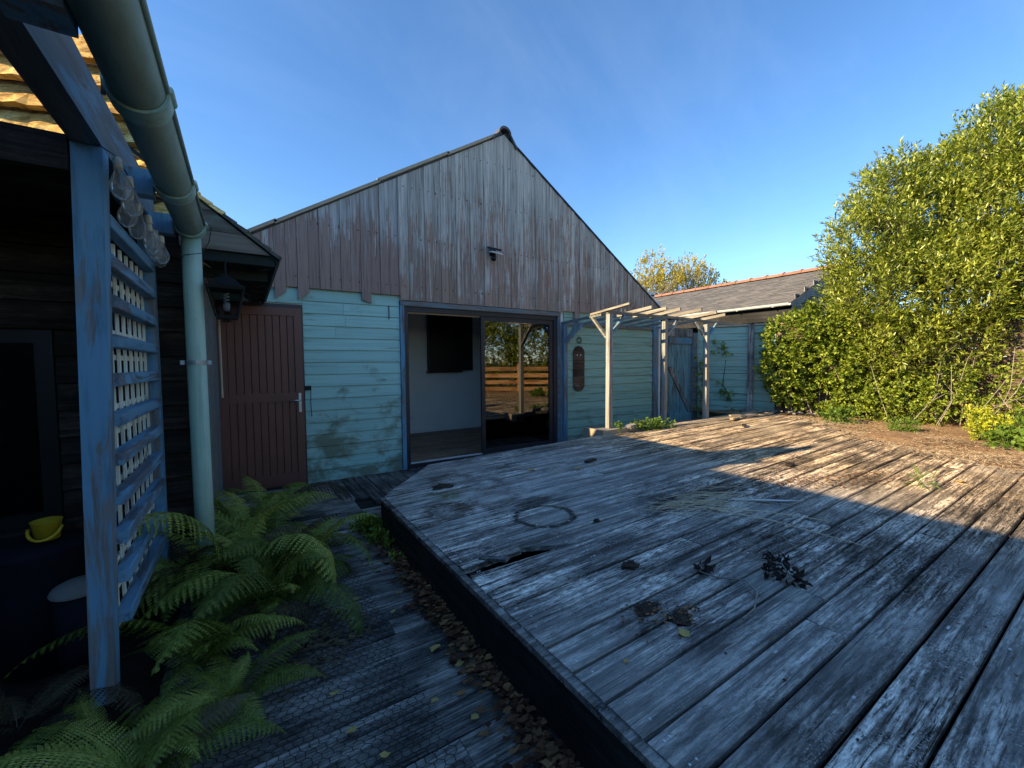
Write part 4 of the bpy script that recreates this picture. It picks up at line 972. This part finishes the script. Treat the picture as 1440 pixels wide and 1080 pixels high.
limbs((10.15, 1.9, .35), [(9.4, 2.9, 3.0), (9.6, 2.3, 3.3), (9.8, 1.6, 4.0), (10.0, .9, 4.6), (9.6, 2.2, 2.2), (9.9, .9, 2.7), (10.1, 0, 3.4)], .09, M_bark, tr)
# ivy mound on the fence
IV = [(8.69, 3.86, 1.8, 0.4), (8.54, 3.92, 1.31, 0.33), (9.01, 3.54, 2.0, 0.42), (8.99, 3.52, 1.37, 0.45), (9.27, 3.14, 1.94, 0.42), (9.07, 3.11, 1.24, 0.42), (9.31, 2.73, 1.49, 0.45), (8.55, 3.77, 0.87, 0.24), (8.91, 3.31, 0.79, 0.28), (9.08, 2.84, 0.87, 0.28), (9.19, 2.54, 1.0, 0.25)]
iv = empty('ivy_hedge', (9.1, 3.4, .4), label='rounded dark green ivy hedge spilling over the fence by the turquoise boards', cat='hedge')
V, F, B, T = crown(IV, 3300, 11, .062, .042, .14, .1, .62, 1.0, 9)
npmesh('foliage', V, F, M_ivy, iv)
mb = MB()
for k in range(16):
    y_ = rnd(2.3, 3.9); x_ = 9.0 - (y_ - 3.9) * .2 - rnd(.1, .5); p = Vector((x_, y_, .42)); e = Vector((x_ + rnd(.1, .5), y_ + rnd(-.4, .4), rnd(.9, 1.5)))
    mb.tube([p, p.lerp(e, .5) + Vector((rnd(-.12, .12), rnd(-.1, .1), rnd(0, .1))), e], [.009, .006, .003], 5)
mb.build('stem', M_twig, iv)
# undergrowth between ivy and tree, weeds, yellow shrub
UG = [(8.8, 2.55, .75, .25), (9.0, 2.2, .85, .28), (9.15, 1.85, .95, .3), (9.3, 1.5, 1.05, .3), (8.75, 2.95, .75, .2), (8.75, 2.75, .55, .16), (8.9, 2.35, .55, .2), (9.0, 2.0, .6, .2), (9.15, 1.7, .7, .22), (9.2, 1.3, .6, .25), (9.3, .9, .8, .3), (9.35, .5, .7, .3), (9.5, .9, 1.3, .28), (9.1, 2.2, .9, .2), (8.7, 3.1, .5, .14)]
ug = empty('undergrowth', (9.1, 2, .4), label='tangled bramble and weeds at the foot of the tall evergreen', cat='undergrowth')
V, F, B, T = crown(UG, 1700, 9, .05, .032, .12, .3, .3, .8, 19)
npmesh('foliage', V, F, M_ivy, ug)
mb = MB()
for k in range(22):
    y_ = rnd(.2, 2.9); x_ = 9.05 - (y_ - 2) * .2 - rnd(0, .35); p = Vector((x_, y_, .42)); e = Vector((x_ + rnd(-.2, .5), y_ + rnd(-.7, .7), rnd(.7, 1.7)))
    mb.tube([p, p.lerp(e, .35) + Vector((rnd(-.1, .1), rnd(-.1, .1), rnd(0, .2))), p.lerp(e, .75) + Vector((0, rnd(-.1, .1), rnd(.1, .2))), e], [.005, .004, .003, .0015], 4)
mb.build('stems', M_twig, ug)
def bush(name, lobes, n, per, ln_, wd, mat, label, cat, seed, tw=.08, squash=1, group=None, upb=.8, stalk=True):
    c = lobes[0]; e = empty(name, (c[0], c[1], .4), label=label, cat=cat, group=group)
    V, F, B, T = crown(lobes, n, per, ln_, wd, tw, upb, .15, squash, seed); npmesh('leaves', V, F, mat, e)
    sticks('stems', B[::2], T[::2], tw, M_weed, e, .0025)
    mb = MB()
    for b in (B[::6] if stalk else []): mb.tube([(c[0] + (b[0] - c[0]) * .3, c[1] + (b[1] - c[1]) * .3, .38), tuple(b)], [.004, .002], 4, False)
    if stalk: mb.build('stalks', M_weed, e)
    return e
bush('yellow_shrub', [(7.75, 1.18, .56, .13), (7.72, 1.24, .68, .10), (7.8, 1.1, .55, .12), (7.6, 1.22, .5, .1)], 420, 9, .032, .018, M_ylw, 'small bright yellow shrub growing in the bare soil at the right edge', 'shrub', 31)
bush('leafy_weed', [(7.35, .98, .48, .12), (7.2, .95, .46, .1), (7.45, .86, .5, .12), (7.3, .8, .47, .1)], 130, 6, .06, .05, M_weed, 'leafy green weed in front of the yellow shrub', 'weed', 32, .06)
bush('tall_weed', [(7.9, .9, .56, .1), (7.9, .9, .68, .06), (7.85, .82, .55, .1)], 160, 8, .04, .014, M_weed, 'upright narrow leaved weed right of the yellow shrub', 'weed', 33, .12)
bush('grass_clump', [(7.9, 2.05, .45, .10), (7.95, 1.95, .45, .09)], 150, 7, .05, .014, M_weed, 'low green clump on the soil heap beyond the deck', 'weed', 34, .06)
bush('bramble_clump', [(8.05, 2.9, .48, .13), (8.15, 2.75, .48, .12)], 160, 7, .05, .035, M_weed, 'light green weed clump at the foot of the ivy', 'weed', 35, .07)
bush('deck_plant', [(5.0, 4.12, .46, .06), (5.2, 4.1, .45, .06), (5.4, 4.08, .45, .05), (4.85, 4.2, .46, .05)], 170, 7, .035, .022, M_weed, 'trailing green plant growing at the pergola foot on the deck', 'weed', 36, .08, .8)
bush('small_weed', [(4.47, 4.2, .49, .04)], 26, 6, .03, .02, M_weed, 'tiny weed at the base of the first pergola post', 'weed', 37, .05)
bush('grass_tuft', [(4.47, 1.02, .43, .03)], 14, 5, .09, .007, M_weed, 'thin grass tuft growing between the sunny deck boards', 'grass', 38, .08)
bush('corner_weed', [(.86, 3.5, .05, .09), (.86, 3.3, .04, .07), (.82, 3.62, .06, .09), (.88, 3.1, .03, .05), (.88, 2.9, .03, .04)], 240, 6, .035, .022, M_ivy, 'dark green creeping weed at the corner of the raised deck', 'weed', 39, .04, .6, None, .3, False)
# creeper on fence and gate post
for nm, pts_, sd_, lab in (('creeper', [(8.0, 5.3, 1.35, .10), (8.08, 5.25, 1.15, .1), (8.1, 5.25, .5, .12), (8.1, 5.3, .8, .08)], 41, 'dark creeper climbing the blue gate post'),
                           ('creeper', [(8.35, 5.1, 1.7, .12), (8.45, 4.95, 1.6, .08), (8.4, 5.0, .9, .10), (8.45, 4.9, .75, .1), (8.5, 4.85, .5, .1)], 42, 'dark creeper patches on the turquoise fence'),
                           ('creeper', [(8.72, 4.2, 1.5, .14), (8.75, 4.1, 1.3, .14), (8.72, 4.2, .9, .1), (8.8, 4.0, 1.8, .14)], 43, 'creeper tendrils on the fence beside the ivy hedge')):
    e = empty(nm, pts_[0][:3], label=lab, cat='creeper'); V, F, B, T = crown(pts_, 110 if sd_ < 43 else 200, 6, .05, .035, .07, -.2, .1, 1.0, sd_); npmesh('leaves', V, F, M_ivy, e)
    mb = MB(); mb.tube([(p[0], p[1], p[2]) for p in pts_] + [(pts_[-1][0], pts_[-1][1], .3)], .005, 5); mb.build('stem', M_dry, e)
# hedge mirrored in the glass
hm = empty('hedge', (9.5, -3.2, .4), label='green hedge beyond the rail fence, mirrored in the sliding glass', cat='hedge')
V, F, B, T = crown([(10.6, -1.2, 1.6, 1.2), (9.6, -2.4, 1.9, 1.3), (8.4, -3.6, 1.8, 1.3), (7.2, -4.8, 1.9, 1.3), (10.2, -2.0, 3.0, 1.2), (9.0, -3.2, 3.2, 1.2), (7.8, -4.3, 3.1, 1.3), (6.6, -5.6, 2.6, 1.5), (11.2, -.4, 2.6, 1.3), (10.0, -2.2, .9, .9), (8.8, -3.2, .9, .9), (10.4, -2.6, 4.4, 1.2), (9.2, -3.8, 4.4, 1.2), (7.8, -4.8, 4.5, 1.2), (11.5, -1.5, 3.9, 1.2)], 9500, 10, .12, .05, .25, .5, .55, 1, 51)
npmesh('foliage', V, F, M_shrub, hm)
bh = empty('unseen_hedge', (0, -8, 0), label='low dark conifer hedge unseen behind the camera, added to darken reflections', cat='hedge')  # unseen hedge added to darken window reflections and block some sky light
V, F, B, T = crown([(x_, -9.5 + .3 * (x_ % 2), z_, 1.1) for x_ in (-3, -1.3, .4, 2.1, 3.8, 5.5) for z_ in (.6,)], 5000, 9, .14, .06, .25, .8, .6, 1, 71)
npmesh('foliage', V, F, M_ivy, bh)
# autumn tree behind the slate roof
at = empty('autumn_tree', (16.0, 12.6, 0), label='thin yellowing autumn tree behind the slate roof', cat='tree')
AT = [(14.6, 12.2, 4.2, 1.0), (15.6, 11.9, 4.4, 1.0), (15.2, 12.2, 5.3, .7), (16.6, 11.6, 4.4, .9), (16.6, 11.5, 5.2, .6), (17.6, 11.2, 4.2, .8), (14.0, 12.6, 4.0, .8), (17.4, 11.2, 4.9, .5)]
V, F, B, T = crown(AT, 3600, 8, .085, .06, .35, 1.1, .2, 1.1, 61, .25)
npmesh('crown', V, F, M_aut, at)
mb = MB(); root = Vector((16.0, 12.2, -.1)); mb.tube([root, root + Vector((0, 0, 2.5))], [.22, .14], 8)
AW = random.Random(4)
def grow(p, d, L_, r, dep):
    e = p + d * L_; mb.tube([p, p.lerp(e, .5) + Vector((AW.uniform(-.05, .05), AW.uniform(-.05, .05), 0)) * L_, e], [r, r * .8, r * .55], 5 if dep > 2 else 3, False)
    if dep:
        for _ in range(3 if dep > 1 else 3):
            nd = (d + Vector((AW.uniform(-.7, .7), AW.uniform(-.7, .7), AW.uniform(-.1, .5)))).normalized(); grow(p.lerp(e, AW.uniform(.6, 1)), nd, L_ * AW.uniform(.6, .85), r * .55, dep - 1)
for k in range(9):
    a = k * .7; grow(root + Vector((0, 0, 2.2)), Vector((math.cos(a) * .75, math.sin(a) * .6, 1)).normalized(), 1.3, .07, 5)
mb.build('trunk', M_greyw, at)

# ---- ferns
def frond(L_, arch, seed, wide=.20, npin=24):
    """one arching frond: rachis tube plus toothed pinnae; base at origin, runs towards +X"""
    q = random.Random(seed); V = []; F = []
    pts_ = []; ang = R_(62) ; p = Vector((0, 0, 0)); n = npin + 5; seg = L_ / n; pts_.append(p.copy()); side = q.uniform(-.25, .25); angs = []
    for i in range(n):
        t = i / n; a = ang - arch * t ** 1.25; h_ = side * t * t
        p = p + Vector((math.cos(a) * math.cos(h_), math.cos(a) * math.sin(h_), math.sin(a))) * seg; pts_.append(p.copy())
    def quad(a, b, c, d): o_ = len(V); V.extend([tuple(a), tuple(b), tuple(c), tuple(d)]); F.append((o_, o_ + 1, o_ + 2, o_ + 3))
    for i in range(3, n):
        t = (i - 3) / (n - 3); prof_ = (math.sin(math.pi * min(1, (t * .93 + .12)) ** .75)) ** .8; pl_ = max(.012, wide * prof_)
        a, b = pts_[i], pts_[i + 1]; d = (b - a).normalized(); sd_ = d.cross(Vector((0, 0, 1))).normalized(); nn = sd_.cross(d)
        for s_ in (1, -1):
            dirp = (sd_ * s_ + d * .32 - nn * .18 + nn * q.uniform(-.1, .1)).normalized(); m = 9 if pl_ > .06 else 6; wdt = seg * .62
            base = a; tw_ = q.uniform(-.25, .25)
            crs = (d + nn * tw_).normalized()
            for k in range(m):
                u0_, u1_ = k / m, (k + 1) / m; taper = (1 - u0_) ** .65
                c0 = base + dirp * pl_ * u0_ - nn * pl_ * .22 * u0_ * u0_; c1 = base + dirp * pl_ * (u0_ + .9 / m) - nn * pl_ * .22 * u1_ * u1_
                w_ = wdt * (taper * .9 + .1)
                quad(c0, c0 + crs * w_ + dirp * pl_ / m * .55, c0 + crs * w_ * .8 + dirp * pl_ / m * 1.0, c1)
                quad(c0, c1, c0 - crs * w_ * .8 + dirp * pl_ / m * 1.0, c0 - crs * w_ + dirp * pl_ / m * .55)
    # rachis as a slim three-sided strip
    for i in range(n):
        r1, r2 = .0035 * (1 - i / n) + .0008, .0035 * (1 - (i + 1) / n) + .0008; a, b = pts_[i], pts_[i + 1]
        quad(a + Vector((0, r1, .001)), a + Vector((0, -r1, .001)), b + Vector((0, -r2, .001)), b + Vector((0, r2, .001)))
    m = bpy.data.meshes.new('frond'); m.from_pydata(V, [], F); return m
FR = [frond(L_, R_(ar), 100 + i, wd) for i, (L_, ar, wd) in enumerate(((.75, 95, .13), (.62, 80, .115), (.85, 120, .14), (.55, 115, .10), (.7, 65, .12), (.48, 90, .095)))]
for m in FR: m.materials.append(M_fern)
FRD = [m.copy() for m in FR[:3]]
for m in FRD: m.materials.clear(); m.materials.append(M_fernd)
def fern(x, y, z, n, sc, label, seed, dead=0, a0=0, a1=360, tiltb=0, zs=1.0):
    q = random.Random(seed); e = empty('fern', (x, y, z), label=label, cat='fern', group='ferns along the path')
    for i in range(n):
        a = R_(a0 + (a1 - a0) * (i + q.uniform(.1, .9)) / n); ms = FR if i >= dead else FRD
        o = bpy.data.objects.new('frond', q.choice(ms)); COL.objects.link(o); o.parent = e
        s_ = sc * q.uniform(.6, 1.12); o.scale = (s_, s_, s_ * zs * q.uniform(.8, 1.15)); o.rotation_euler = (q.uniform(-.5, .5), q.uniform(-.3, .5) + tiltb, a + q.uniform(-.3, .3))
        o.location = (q.uniform(-.04, .04), q.uniform(-.04, .04), q.uniform(0, .04))
    return e
fern(.14, 4.35, .0, 13, .95, 'farthest fern, in front of the brown door near the wall', 13, 1, zs=1.2)
fern(-.05, 3.85, .0, 15, 1.2, 'tall fern in front of the brown door beside the downpipe', 1, 0, zs=1.3)
fern(.16, 3.22, .0, 17, 1.15, 'large bright fern leaning over the path near the downpipe', 2, 1, zs=1.25)
fern(-.16, 3.0, .05, 16, 1.1, 'dense fern at the foot of the pale green downpipe', 3, 1, zs=1.45)
fern(.10, 2.68, .0, 17, 1.0, 'bright fern in the middle of the row beside the chicken wire', 4, 1, zs=1.2)
fern(-.20, 2.35, .0, 15, .9, 'dark fern right of the blue trellis post', 5, 2, zs=1.2)
fern(-.10, 2.02, .0, 14, .75, 'low fern between trellis post and path boards', 6, 1)
fern(-.34, 1.82, .0, 14, .68, 'nearest fern right of the post, spreading onto the path', 7, 1)
fern(-.74, 1.78, .05, 12, .8, 'fern at the lower left edge of the photograph', 8)
fern(-.48, 2.02, .02, 10, .42, 'small fern hiding the foot of the blue trellis post', 11)
fern(.30, 2.95, .0, 11, .8, 'fern reaching farthest out over the chicken wire', 12)
fern(-.72, 2.25, .05, 9, .6, 'brown withered fern left of the blue trellis post', 9, 9)
fern(-.34, 3.0, .15, 9, .75, 'withered fern stems beside the trellis foot', 10, 9)

# ---- wire netting laid on the path
V = []; F = []; c = .021; dx_ = c * math.sqrt(3); q = random.Random(3)
cache = {}
def npnt(x_, y_):
    k_ = (round(x_, 3), round(y_, 3))
    if k_ not in cache: cache[k_] = Vector((x_ + q.uniform(-.003, .003) + .03 * mn.noise(Vector((x_ * 4, y_ * 4, 7))), y_ + q.uniform(-.003, .003) + .03 * mn.noise(Vector((x_ * 4, y_ * 4, 1))), .0035 + .004 * max(0, mn.noise(Vector((x_ * 5, y_ * 5, 0))))))
    return cache[k_]
def xr(y_): return .60 + .03 * math.sin(y_ * 3) + (.04 if y_ < 1.7 else 0)
def seg_(a, b, w_=.0011):
    d = (b - a); d.z = 0; d.normalize(); s_ = Vector((-d.y, d.x, 0)) * w_; up = Vector((0, 0, w_ * 1.6)); o_ = len(V)
    V.extend([tuple(a - s_), tuple(a + up), tuple(a + s_), tuple(b - s_), tuple(b + up), tuple(b + s_)]); F.extend([(o_, o_ + 3, o_ + 4, o_ + 1), (o_ + 1, o_ + 4, o_ + 5, o_ + 2)])
row = 0; y_ = .75
while y_ < 4.4:
    x_ = -.35 + (dx_ / 2 if row % 2 else 0)
    while x_ < xr(y_):
        a = npnt(x_, y_); b = npnt(x_, y_ + c); seg_(a, b, .0015)
        seg_(b, npnt(x_ + dx_ / 2, y_ + 1.5 * c)); seg_(b, npnt(x_ - dx_ / 2, y_ + 1.5 * c)); x_ += dx_
    y_ += 1.5 * c; row += 1
o = npmesh('wire_netting', V, F, M_wire); tag(o, 'rusty hexagonal chicken wire laid flat over the grooved path boards', 'wire netting')

# ---- fallen leaves
def leafpoly(mb, x, y, z, s_, a, q):
    n = 7; c = Vector((x, y, z)); vs = [tuple(c + Vector((0, 0, s_ * .12)))]
    for k in range(n):
        t = 2 * math.pi * k / n; r_ = s_ * (q.uniform(.55, 1.0) if k % 2 else q.uniform(.85, 1.25)) * (1.35 if k == 0 else 1)
        vs.append((x + math.cos(t + a) * r_, y + math.sin(t + a) * r_ * .7, z + q.uniform(0, .45) * s_))
    mb.add(vs, [(0, k + 1, (k + 1) % n + 1) for k in range(n)])
q = random.Random(8); mb = MB()
for k in range(1500):
    yy = q.uniform(.2, 3.35); xx = .918 - abs(q.gauss(0, .045 + .07 * max(0, mn.noise(Vector((yy * 2.2, 1, 0))) + .25))); leafpoly(mb, xx, yy, .006 + q.uniform(0, .035), q.uniform(.007, .026), q.uniform(0, 6.3), q)
o = mb.build('leaf_litter', M_lit); tag(o, 'drift of brown fallen leaves along the foot of the raised deck', 'leaf litter', kind='stuff')
mb = MB()
for k in range(420): leafpoly(mb, .22 + q.gauss(0, .12), 2.28 + q.gauss(0, .16), .006 + q.uniform(0, .03), q.uniform(.009, .02), q.uniform(0, 6.3), q)
for k in range(500):
    xx, yy = q.uniform(-.8, .9), q.uniform(.6, 5.3); leafpoly(mb, xx, yy, .005 + q.uniform(0, .006), q.uniform(.003, .009), q.uniform(0, 6.3), q)
o = mb.build('leaf_crumbs', M_fernd); tag(o, 'dark leaf crumbs scattered over the path beside the ferns', 'leaf litter', kind='stuff')
mb = MB()
for k in range(700):
    yy = q.uniform(-.5, 4.1); xx = q.uniform(1.2, 7.8)
    if xx < rbx(yy) - .05: leafpoly(mb, xx, yy, DZ(xx) + .003, q.uniform(.002, .008), q.uniform(0, 6.3), q)
for k in range(750):
    a, b = q.gauss(0, 1), q.gauss(0, 1); xx, yy = 3.95 + .42 * a, 1.62 - .22 * a + .13 * b
    leafpoly(mb, xx, yy, DZ(xx) + .003 + q.uniform(0, .008), q.uniform(.004, .014), q.uniform(0, 6.3), q)
for (cx_, cy_, s_) in ((1.35, 2.85, .08), (1.42, 3.45, .1), (1.42, 1.17, .07), (1.55, 1.08, .05), (1.75, 3.1, .1), (2.6, 1.95, .2), (3.3, 1.6, .15)):
    for k in range(90): leafpoly(mb, cx_ + q.gauss(0, s_), cy_ + q.gauss(0, s_ * .6), DZ(cx_) + .004 + q.uniform(0, .006), q.uniform(.003, .010), q.uniform(0, 6.3), q)
o = mb.build('deck_debris', M_lit); tag(o, 'crumbled bark and leaf debris strewn over the deck boards', 'debris', kind='stuff')
spots = [(.52, 2.55, .022, 'yellow leaf curled on the wire netting'), (.42, 2.2, .017, 'small pale leaf left on the netting edge'), (.28, 1.85, .02, 'tan leaf with a stalk beside the ferns'),
         (.30, 1.62, .024, 'orange brown leaf near the nearest fern'), (.62, 1.58, .020, 'orange leaf on the bare boards in the foreground'), (.38, 1.45, .017, 'pale leaf at the bottom edge of the path'), (.74, 1.88, .030, 'large orange leaf on top of the litter by the deck'),
         (.80, 1.72, .024, 'yellow leaf at the edge of the litter drift'), (.66, 2.3, .016, 'brown leaf between netting and deck'), (.72, 1.42, .018, 'tan leaf close to the deck skirting')]
for (x_, y_, s_, lb) in spots:
    mb = MB(); leafpoly(mb, x_, y_, .012, s_, q.uniform(0, 6), q); o = mb.build('fallen_leaf', M_lit2); tag(o, lb, 'leaf', 'single fallen leaves')
for (x_, y_, s_, lb) in ((4.85, .86, .045, 'orange dry leaf on the sunny deck'), (1.44, 1.0, .028, 'pale leaf near the deck edge in the foreground'), (2.36, 3.35, .05, 'curled brown leaf on the shaded deck towards the glass door'), (2.75, 3.1, .04, 'brown leaf lying on the deck in front of the pergola'), (1.14, 1.03, .013, 'tiny yellow leaf on the deck edge')):
    mb = MB(); leafpoly(mb, x_, y_, DZ(x_) + .006, s_, q.uniform(0, 6), q); o = mb.build('fallen_leaf', M_lit2); tag(o, lb, 'leaf', 'single fallen leaves')

# ---- straw, twigs and clods on the deck
def lump(name, x, y, z, r, h_, mat, label, cat, sx=1.3, n=(14, 8), seed=1):
    mb = MB(); vs = []; q_ = Vector((x * 9, y * 9, seed))
    for j in range(n[1]):
        ph = math.pi / 2 * j / (n[1] - 1)
        for i in range(n[0]):
            a = 2 * math.pi * i / n[0]; d = Vector((math.cos(a) * math.cos(ph), math.sin(a) * math.cos(ph), math.sin(ph))); f_ = 1 + .55 * mn.noise(d * 2.4 + q_) + .3 * mn.noise(d * 7 + q_)
            vs.append((x + d.x * r * sx * f_, y + d.y * r * f_, z + d.z * h_ * f_))
    fs = [(j * n[0] + i, j * n[0] + (i + 1) % n[0], (j + 1) * n[0] + (i + 1) % n[0], (j + 1) * n[0] + i) for j in range(n[1] - 1) for i in range(n[0])]
    for k in range(50):
        a = rnd(0, 6.28); rr_ = r * rnd(.2, 1.1); p = Vector((x + math.cos(a) * rr_ * sx, y + math.sin(a) * rr_, z + h_ * rnd(.2, .9))); mb.tube([p, p + Vector((rnd(-1, 1), rnd(-1, 1), rnd(-.3, .6))) * r * .4], .0012, 3, False)
    o = mb.add(vs, fs).build(name, mat); tag(o, label, cat); return o
lump('soil_clod', 1.69, 1.50, DZ(1.7), .038, .022, M_mud, 'lump of moss and soil on the deck beyond the dried twig', 'clod')
lump('soil_clod', 1.47, 1.20, DZ(1.4), .05, .01, M_mud, 'flat dark patch of rotten moss on the foreground boards', 'clod', 1.4, (16, 8), 3)
lump('soil_clod', 1.52, 1.07, DZ(1.5), .045, .012, M_mud, 'tangle of dark roots next to the pale leaf in the foreground', 'clod', 1.1, (16, 8), 6)
lump('soil_clod', 1.98, 2.05, DZ(2), .018, .016, M_mud, 'small dark clod right of the pot ring', 'clod', 1.3, (12, 6), 9)
lump('soil_clod', 1.45, 3.42, DZ(1.4), .07, .02, M_mud, 'dark mound of moss near the cut corner of the deck', 'clod', 1.4, (16, 8), 12)
lump('bark_chip', 4.4, 1.93, DZ(4.4), .035, .03, M_dry, 'black bark chip on the sunlit debris', 'bark chip', 1.6, (10, 6), 14)
mb = MB()
for k in range(46):
    a = q.gauss(0, .22); p = Vector((2.75 + q.uniform(-.4, .25), 2.05 + q.gauss(0, .07) - .1, 0)); L_ = q.uniform(.25, .8); e = p + Vector((math.cos(-.75 + a), math.sin(-.75 + a), 0)) * L_ * .8; p.z = DZ(p.x) + .006 + q.uniform(0, .015); e.z = DZ(e.x) + .005
    mi = p.lerp(e, .5) + Vector((q.uniform(-.03, .03), q.uniform(-.03, .03), q.uniform(.005, .03))); mb.tube([p, mi, e], [.002, .0016, .001], 4, False)
mb.tube([(2.75, 1.75, DZ(2.7) + .012), (2.85, 1.35, DZ(2.8) + .02), (2.9, .88, DZ(2.9) + .008)], [.005, .004, .002], 5); mb.tube([(2.7, 1.8, DZ(2.7) + .012), (2.95, 1.45, DZ(2.8) + .03), (3.15, 1.15, DZ(3.1) + .008)], [.005, .004, .002], 5)
o = mb.build('straw_bundle', M_straw); tag(o, 'loose bundle of long dry grass stalks lying on the shaded deck', 'dry grass')
o = MB().tube([(2.62, 1.33, DZ(2.6) + .01), (2.66, 1.2, DZ(2.6) + .02), (2.56, 1.08, DZ(2.6) + .012), (2.52, .98, DZ(2.5) + .02), (2.38, .88, DZ(2.4) + .006)], [.002, .0035, .003, .003, .002], 6).build('twig', M_twig, smooth=True); tag(o, 'thin crooked pale twig right of the dried plant', 'twig')
o = MB().tube([(1.90, 1.26, DZ(1.9) + .018), (1.93, 1.17, DZ(1.9) + .012), (2.0, 1.06, DZ(2) + .02), (1.95, .98, DZ(1.9) + .018), (1.83, .93, DZ(1.8) + .006), (1.72, .92, DZ(1.8) + .005)], [.003, .004, .0035, .0045, .004, .005], 6).build('twig', M_twig, smooth=True); tag(o, 'curved woody twig left of the dried plant', 'twig')
dp = empty('dried_plant', (2.15, .98, DZ(2.15)), label='black withered plant with curled leaves on the foreground deck', cat='dried plant')
MB().tube([(1.93, 1.22, DZ(2) + .03), (2.15, 1.12, DZ(2) + .05), (2.32, 1.08, DZ(2.3) + .03)], [.002, .003, .002], 5).tube([(2.2, 1.1, DZ(2.2) + .05), (2.22, 1.0, DZ(2.2) + .06), (2.15, .9, DZ(2.1) + .01)], [.004, .004, .003], 5).build('stem', M_twig, dp)
mb = MB()
for (cx_, cy_, cz_, m, s_) in ((2.22, 1.06, .05, 30, .022), (2.15, 1.02, .035, 26, .02), (2.17, .92, .022, 30, .016), (1.92, 1.23, .025, 20, .012), (2.25, 1.0, .06, 16, .014)):
    for k in range(m):
        p = Vector((cx_ + q.gauss(0, s_), cy_ + q.gauss(0, s_), DZ(cx_) + max(.006, cz_ + q.gauss(0, .02)))); d = Vector((q.gauss(0, 1), q.gauss(0, 1), q.gauss(0, .7))).normalized(); s2 = d.orthogonal().normalized(); u = .014 * q.uniform(.6, 1.5)
        n2 = d.cross(s2)
        mb.add([p, p + d * u + s2 * u * .6, p + d * u * 2 + n2 * u * .8, p + d * u - s2 * u * .6 + n2 * u * .5, p + d * u * 2.4 + s2 * u * .6 + n2 * u * 1.4], [(0, 1, 2), (0, 2, 3), (1, 4, 2)])
mb.build('withered_leaves', M_dry, dp)['kind'] = 'stuff'
o = MB().box(-.09, .09, -.018, .018, 0, .016).build('broken_splinter', M_greyw); o.location = (1.14, 1.985, DZ(1.1) + .004); o.rotation_euler = (.1, -.18, R_(-62)); tag(o, 'short broken piece of wood beside the hole in the deck', 'wood piece')
o = MB().poly([(3.02, 1.74, DZ(3) + .012), (3.05, 1.72, DZ(3) + .02), (3.42, 1.42, DZ(3.4) + .006), (3.30, 1.48, DZ(3.3) + .01)], (0, 0, .004)).build('plastic_scrap', M_whitep); tag(o, 'pale strip of plastic lying in the dry grass', 'scrap')
for (x_, y_, l_, a, lb) in ((7.2, 3.9, .55, -20, 'long pale batten lying at the back corner of the deck'), (6.2, 3.35, .22, 25, 'short dark wood piece on the sunny deck'), (6.75, 3.8, .3, 10, 'broken lath in front of the grey fence post'), (3.05, 3.25, .16, 15, 'brown wood chip on the shaded deck')):
    o = MB().box(-l_ / 2, l_ / 2, -.025, .025, 0, .02).build('wood_scrap', M_tan if 'pale' in lb or 'lath' in lb else M_dark); o.location = (x_, y_, DZ(x_) + .006); o.rotation_euler.z = R_(a); tag(o, lb, 'wood scrap')
# stones / rubble at the fence foot and straw on the soil
mb = MB()
for k in range(60):
    t = q.uniform(.9, 2.2); x_, y_ = 8.24 + FD.x * t - q.uniform(.15, .6), 5.47 + FD.y * t - q.uniform(0, .2); r_ = q.uniform(.015, .04); mb.lathe((x_, y_, .45), [(0, -r_), (r_, -.3 * r_), (r_ * .9, .4 * r_), (0, .7 * r_)], 6)
o = mb.build('rubble', M_peb); tag(o, 'small pale rubble along the foot of the fence', 'rubble', kind='stuff')
mb = MB()
for k in range(9500):
    y_ = q.uniform(-1.2, 3.7); x_ = rbx(y_) + abs(q.gauss(.1, 1.0)) + q.uniform(-.25, .1)
    if x_ > 9.2: continue
    z_ = .40 + .05 * mn.noise(Vector((x_ * 1.1, y_ * 1.1, 0))) + .022 * mn.noise(Vector((x_ * 6, y_ * 6, 3))) + .02
    z_ = max(z_, DZ(x_) + .004) if x_ < rbx(y_) + .1 else z_
    a = q.uniform(0, 6.3); l_ = q.uniform(.03, .13); p = Vector((x_, y_, z_)); e = p + Vector((math.cos(a) * l_, math.sin(a) * l_, q.uniform(-.008, .02))); s_ = Vector((-math.sin(a), math.cos(a), 0)) * .0022
    mb.add([p - s_, p + s_, e], [(0, 1, 2)])
o = mb.build('straw', M_straw); tag(o, 'dry straw and needles scattered over the bare soil', 'straw', kind='stuff')
mb = MB()
for k in range(2600):
    y_ = q.uniform(-1.2, 3.7); x_ = rbx(y_) + abs(q.gauss(.2, 1.0)) + q.uniform(-.3, .1)
    if x_ > 9.2: continue
    z_ = .41 + .05 * mn.noise(Vector((x_ * 1.1, y_ * 1.1, 0))) + .022 * mn.noise(Vector((x_ * 6, y_ * 6, 3)))
    leafpoly(mb, x_, y_, max(z_, DZ(x_) + .003 if x_ < rbx(y_) + .1 else z_), q.uniform(.006, .022), q.uniform(0, 6.3), q)
o = mb.build('soil_leaves', M_lit); tag(o, 'brown leaves and crumbs on the sunny soil beside the deck', 'leaf litter', kind='stuff')
